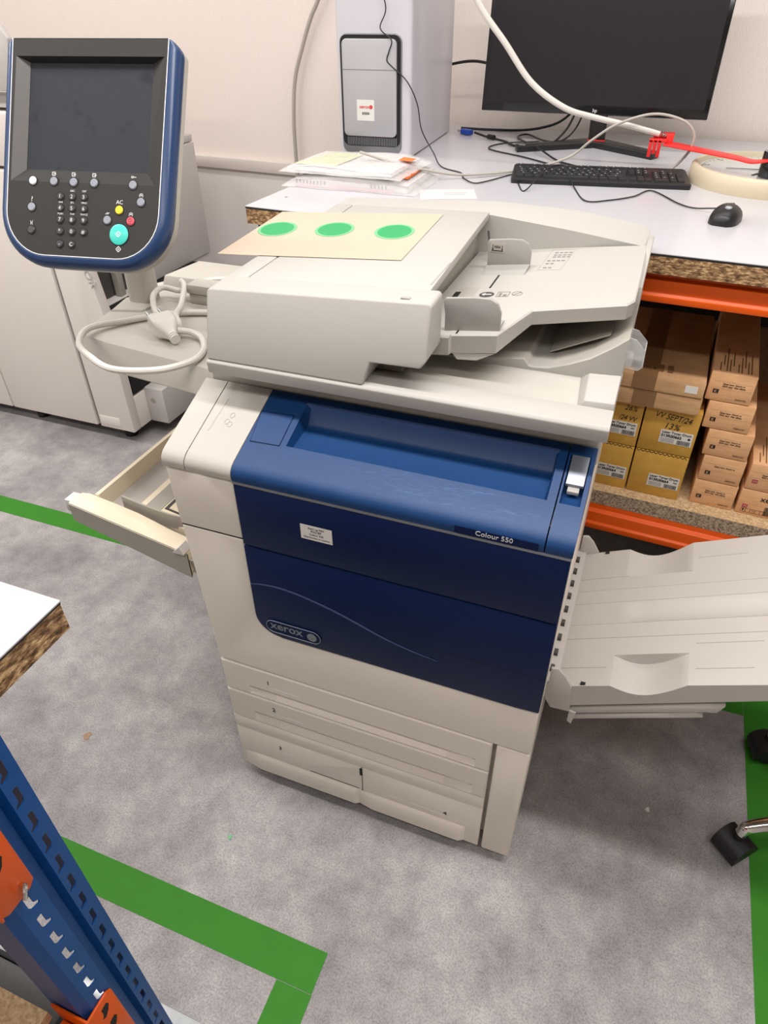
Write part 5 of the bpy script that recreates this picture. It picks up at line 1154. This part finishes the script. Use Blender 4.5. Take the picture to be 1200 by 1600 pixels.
# ------------------------------------------------------------------ near rack bench at lower left
NB = thing('rack_bench', 'near rack bench with thick chipboard top and perforated blue post', 'workbench', (0.15, -0.5, 0))
zt = 1.0
bm = B(); box(bm, -0.75, 0.1612, -2.6, -0.3945, zt - 0.0018, zt); mk('laminate_top', bm, M['laminate'], NB, world=True)
bm = B(); box(bm, -0.7495, 0.1607, -2.6, -0.3950, zt - 0.0045, zt - 0.0018); mk('laminate_core', bm, M['black_core'], NB, world=True)
bm = B(); box(bm, -0.749, 0.1602, -2.6, -0.3955, zt - 0.040, zt - 0.0045); mk('chipboard_top', bm, M['chip'], NB, world=True)
def upright(X, face=1):
    """perforated post, face plane at x = X looking toward +x"""
    u = bpy.data.objects.new('blue_upright', None)
    bm = B()
    t = 0.002
    zt_ = zt - 0.041
    # closed pieces: centre groove, side flanges
    for pts in ([(X, -0.529), (X - 0.014, -0.534), (X - 0.014, -0.545), (X, -0.550), (X - t, -0.550), (X - 0.014 - t, -0.5455), (X - 0.014 - t, -0.5335), (X - t, -0.529)],
                [(X, -0.504), (X - t, -0.504 + 0.0), (X - 0.070, -0.504), (X - 0.070, -0.504 - t), (X - t, -0.504 - t), (X, -0.504 - t)],
                [(X, -0.583), (X - 0.010, -0.595), (X - 0.070, -0.595), (X - 0.070, -0.595 + t), (X - 0.0105, -0.595 + t), (X - t, -0.582)]):
        prism(bm, pts, 'z', 0.006, zt_)
    o = mk('blue_upright', bm, M['rack_blue'], NB, world=True, smooth=20)
    # perforated strips drawn as filled outlines with boot-shaped holes
    for nm, y0, y1, hy, s in (('perforated_strip', -0.5295, -0.504, -0.519, 1), ('perforated_strip', -0.583, -0.5495, -0.568, -1)):
        cu = bpy.data.curves.new(nm, 'CURVE'); cu.dimensions = '2D'; cu.fill_mode = 'BOTH'; cu.extrude = 0.001
        def spl(pts):
            sp_ = cu.splines.new('POLY'); sp_.points.add(len(pts) - 1)
            for q, p in zip(sp_.points, pts): q.co = (p[0], p[1], 0, 1)
            sp_.use_cyclic_u = True
        spl([(y0, 0.006), (y1, 0.006), (y1, zt_), (y0, zt_)])
        z = 0.042
        while z < zt_ - 0.03:
            q = [(-0.003, 0.015), (0.0036, 0.015), (0.0036, -0.008), (0.001, -0.013), (-0.007, -0.016), (-0.0085, -0.011), (-0.003, -0.005)]
            q = [(hy + s * a * (1.0 if s > 0 else 1.15), z + b) for a, b in q]
            spl(q if s > 0 else q[::-1]); z += 0.0487
        cu.materials.append(M['rack_blue'])
        t_ = bpy.data.objects.new(nm, cu); C.objects.link(t_)
        me = bpy.data.meshes.new_from_object(t_); C.objects.unlink(t_); bpy.data.objects.remove(t_); bpy.data.curves.remove(cu)
        so = bpy.data.objects.new(nm, me); C.objects.link(so); so.parent = o
        so.rotation_euler = (PI / 2, 0, PI / 2); so.location = (X - 0.001, 0, 0)
    return o
up = upright(0.15)
bm = B(); box(bm, 0.065, 0.215, -0.625, -0.478, 0.0, 0.005); bpz = mk('foot_plate', bm, M['galv'], NB, bevel=0.001, world=True)
bm = B(); box(bm, 0.151, 0.168, -0.52, -0.498, 0.005, 0.03); mk('foot_lug', bm, M['galv'], NB, bevel=0.002, world=True)
def connector(z0, z1):
    bm = B()
    r = 0.008
    prism(bm, [(-0.5985, z0 + r), (-0.5985 + r, z0), (-0.552 - r, z0 + 0.0), (-0.552, z0 + r), (-0.552, z1 - r), (-0.552 - r, z1), (-0.5985, z1)], 'x', 0.1505, 0.1545)
    prism(bm, [(0.09, z0), (0.1545, z0), (0.1545, z1), (0.09, z1)], 'y', -0.6005, -0.5965)
    c = mk('beam_connector', bm, M['orange'], NB, bevel=0.0015, world=True)
    hz = z1 - 0.03; bm = B(); bm2 = B()
    while hz > z0 + 0.03:
        prism(bm, [(-0.572 + a, hz + b) for a, b in ((-0.006, 0.012), (0.004, 0.014), (0.007, 0.006), (0.002, -0.006), (-0.005, -0.013), (-0.010, -0.010), (-0.006, -0.002))], 'x', 0.1546, 0.1550)
        hz -= 0.0487
    mk('hook_slots', bm, M['dark'], c, smooth=None)
    bm2.free(); bm = B(); tube(bm, [(0.1546, -0.566, z0 + 0.022), (0.160, -0.566, z0 + 0.022), (0.162, -0.569, z0 + 0.018), (0.162, -0.573, z0 + 0.008)], 0.003, 8); mk('locking_pin', bm, M['chrome'], c)
    return c
connector(0.175, 0.372); connector(0.700, 0.905)
for z0, z1 in ((0.21, 0.33), (0.85, 0.955)):
    bm = B(); box(bm, 0.098, 0.148, -2.55, -0.6015, z0, z1); mk('side_beam', bm, M['orange'], NB, bevel=0.003, world=True)
bm = B(); box(bm, -0.70, 0.085, -2.5, -0.606, 0.333, 0.355); mk('lower_board', bm, M['chip_flat'], NB, world=True)
bm = B(); box(bm, -0.69, 0.082, -0.535, -0.508, 0.055, 0.100); mk('lower_rail', bm, M['galv'], NB, bevel=0.003, world=True)
bm = B(); box(bm, -0.75, -0.68, -0.60, -0.50, 0, zt - 0.041); mk('rear_upright', bm, M['rack_blue'], NB, bevel=0.003, world=True)
GB = thing('felt_block', 'low grey felt-covered block with a dark edge, on the floor under the near rack bench', 'block', (-0.25, -0.75, 0))
bm = B(); box(bm, -0.66, 0.03, -1.30, -0.553, 0.0, 0.20); mk('felt_cover', bm, M['felt'], GB, bevel=0.004, world=True)
bm = B(); box(bm, -0.66, 0.032, -0.5525, -0.545, 0.0, 0.203); mk('edge_strip', bm, M['dark'], GB, bevel=0.001, world=True)

# ------------------------------------------------------------------ office chair base at the frame edge
CH = thing('office_chair', 'office chair with curved chrome legs and black twin casters on the green tape', 'chair', (1.3175, 0.2855, 0))
hub = Vector((1.3175, 0.2855, 0.11))
bm = B(); cyl(bm, (hub.x, hub.y, 0.07), 0.032, 0.075, 'z', 24); mk('hub', bm, M['chrome'], CH, world=True)
bm = B(); cyl(bm, (hub.x, hub.y, 0.14), 0.022, 0.22, 'z', 24); cyl(bm, (hub.x, hub.y, 0.32), 0.014, 0.12, 'z', 20); mk('gas_column', bm, M['blk'], CH, world=True)
bm = B(); prism(bm, rrect(hub.x + 0.05, hub.x + 0.45, hub.y - 0.22, hub.y + 0.20, 0.08, 6), 'z', 0.44, 0.50); mk('seat', bm, M['felt'], CH, bevel=0.015, seg=3, world=True)
for i in range(5):
    a = R(200.6 - 72 * i)
    d = Vector((math.cos(a), math.sin(a), 0)); e = hub + d * 0.246
    bm = B(); tube(bm, [hub + d * 0.02 + Vector((0, 0, 0.005)), hub + d * 0.10 + Vector((0, 0, 0.012)), hub + d * 0.18 + Vector((0, 0, 0.010)), hub + d * 0.235 + Vector((0, 0, -0.008)), e + Vector((0, 0, -0.030))], lambda t: 0.0165 - 0.0035 * t, 14); lg = mk('leg', bm, M['chrome'], CH, world=True)
    bm = B(); s = Vector((-d.y, d.x, 0)); mw_ = Matrix.Translation((e.x, e.y, 0.0)) @ Matrix.Rotation(a + R(25 + 40 * i), 4, 'Z')
    for k in (-1, 1):
        lathe_b = B(); lathe(lathe_b, [(0.001, 0), (0.022, 0), (0.0255, 0.003), (0.0255, 0.015), (0.023, 0.019), (0.001, 0.019)], n=28)
        lathe_b.transform(Matrix.Translation((0, k * 0.013 - 0.0095, 0.0262)) @ Matrix.Rotation(R(-90), 4, 'X'))
        me = bpy.data.meshes.new('tmp'); lathe_b.to_mesh(me); lathe_b.free(); bm.from_mesh(me); bpy.data.meshes.remove(me)
    # hood over the twin wheels
    hood = [(0.030 * math.cos(R(t)), 0.0262 + 0.030 * math.sin(R(t))) for t in range(-20, 181, 20)]
    hb = B(); loft(hb, [[(x, y, z) for x, z in hood] for y in (-0.0265, 0.0265)])
    me = bpy.data.meshes.new('tmp'); hb.to_mesh(me); hb.free(); bm.from_mesh(me); bpy.data.meshes.remove(me)
    cyl(bm, (0.0, 0, 0.045), 0.010, 0.028, 'z', 14)
    bm.transform(mw_ @ Matrix.Scale(1.15, 4)); mk('caster', bm, M['rubber'], CH, bevel=0, world=True, smooth=35)

# small litter
for lab, nm, x, y, mm, s in (('tiny mint green paper dot on the floor in front of the drawers', 'paper_dot', 0.052, -0.160, 'green_lt', 0.006), ('small brown wood shaving on the floor near the chipboard corner', 'wood_shaving', -0.423, -0.063, 'tapebrown', 0.012), ('tiny white paper scrap on the floor below the output tray', 'paper_scrap', 0.914, 0.235, 'paper_w', 0.006)):
    bm = B(); prism(bm, [(x + s * math.cos(t) * (0.5 + 0.5 * ((i * 7) % 3) / 2), y + s * math.sin(t)) for i, t in enumerate([2 * PI * k / 9 for k in range(9)])], 'z', 0.0, 0.0012); tag(mk(nm, bm, M[mm]), lab, 'scrap')

# ------------------------------------------------------------------ light
def area(name, loc, sx, sy, power, col=(1, 0.97, 0.948), rot=(0, 0, 0)):
    l = bpy.data.lights.new(name, 'AREA'); l.shape = 'RECTANGLE'; l.size = sx; l.size_y = sy; l.energy = power; l.color = col
    o = bpy.data.objects.new(name, l); C.objects.link(o); o.location = loc; o.rotation_euler = rot; return o
def fixture(label, x, y, z, sx, sy):
    t = thing('ceiling_light', label, 'ceiling light', (x, y, z + 0.012), 0, 'ceiling lights')
    bm = B(); box(bm, -sx / 2 - 0.02, sx / 2 + 0.02, -sy / 2 - 0.02, sy / 2 + 0.02, 0, 3.049 - z - 0.012); mk('light_housing', bm, M['ceiling'], t)
LIGHTS = [(0.7, 0.02, 2.75, 2.6, 0.16, 52), (-2.3, 0.02, 2.75, 2.2, 0.16, 42), (0.2, 1.25, 2.75, 3.0, 0.16, 20), (-2.4, 1.25, 2.75, 1.8, 0.16, 18), (0.7, -1.2, 2.75, 2.6, 0.16, 26), (-2.3, -1.4, 2.75, 2.2, 0.16, 26)]
for i, (x, y, z, sx, sy, p) in enumerate(LIGHTS):
    area('tube_light', (x, y, z), sx, sy, p)
    fixture('long ceiling light above the printer' if i == 0 else 'long ceiling light outside the view', x, y, z, sx, sy)
wd = bpy.data.worlds.new('room_ambient'); bpy.context.scene.world = wd; wd.use_nodes = True
wd.node_tree.nodes['Background'].inputs[0].default_value = (1.0, 0.96, 0.92, 1); wd.node_tree.nodes['Background'].inputs[1].default_value = 0.35

# ------------------------------------------------------------------ camera
cam = bpy.data.cameras.new('camera'); co = bpy.data.objects.new('camera', cam); C.objects.link(co)
yaw, pitch, roll = R(-21.378), R(37.712), R(0.619)
f_ = Vector((math.sin(yaw) * math.cos(pitch), math.cos(yaw) * math.cos(pitch), -math.sin(pitch)))
r0 = Vector((math.cos(yaw), -math.sin(yaw), 0)); d0 = f_.cross(r0)
rr_ = math.cos(roll) * r0 + math.sin(roll) * d0; dd_ = f_.cross(rr_)
Mx = Matrix((rr_, -dd_, -f_)).transposed().to_4x4(); Mx.translation = Vector((0.6551, -0.7393, 1.498))
co.matrix_world = Mx
cam.sensor_fit = 'VERTICAL'; cam.sensor_height = 32.0; cam.lens = 1064.2 / 1600 * 32.0; cam.clip_start = 0.02
bpy.context.scene.camera = co
bpy.context.scene.view_settings.view_transform = 'Standard'
bpy.context.scene.view_settings.exposure = 0.0
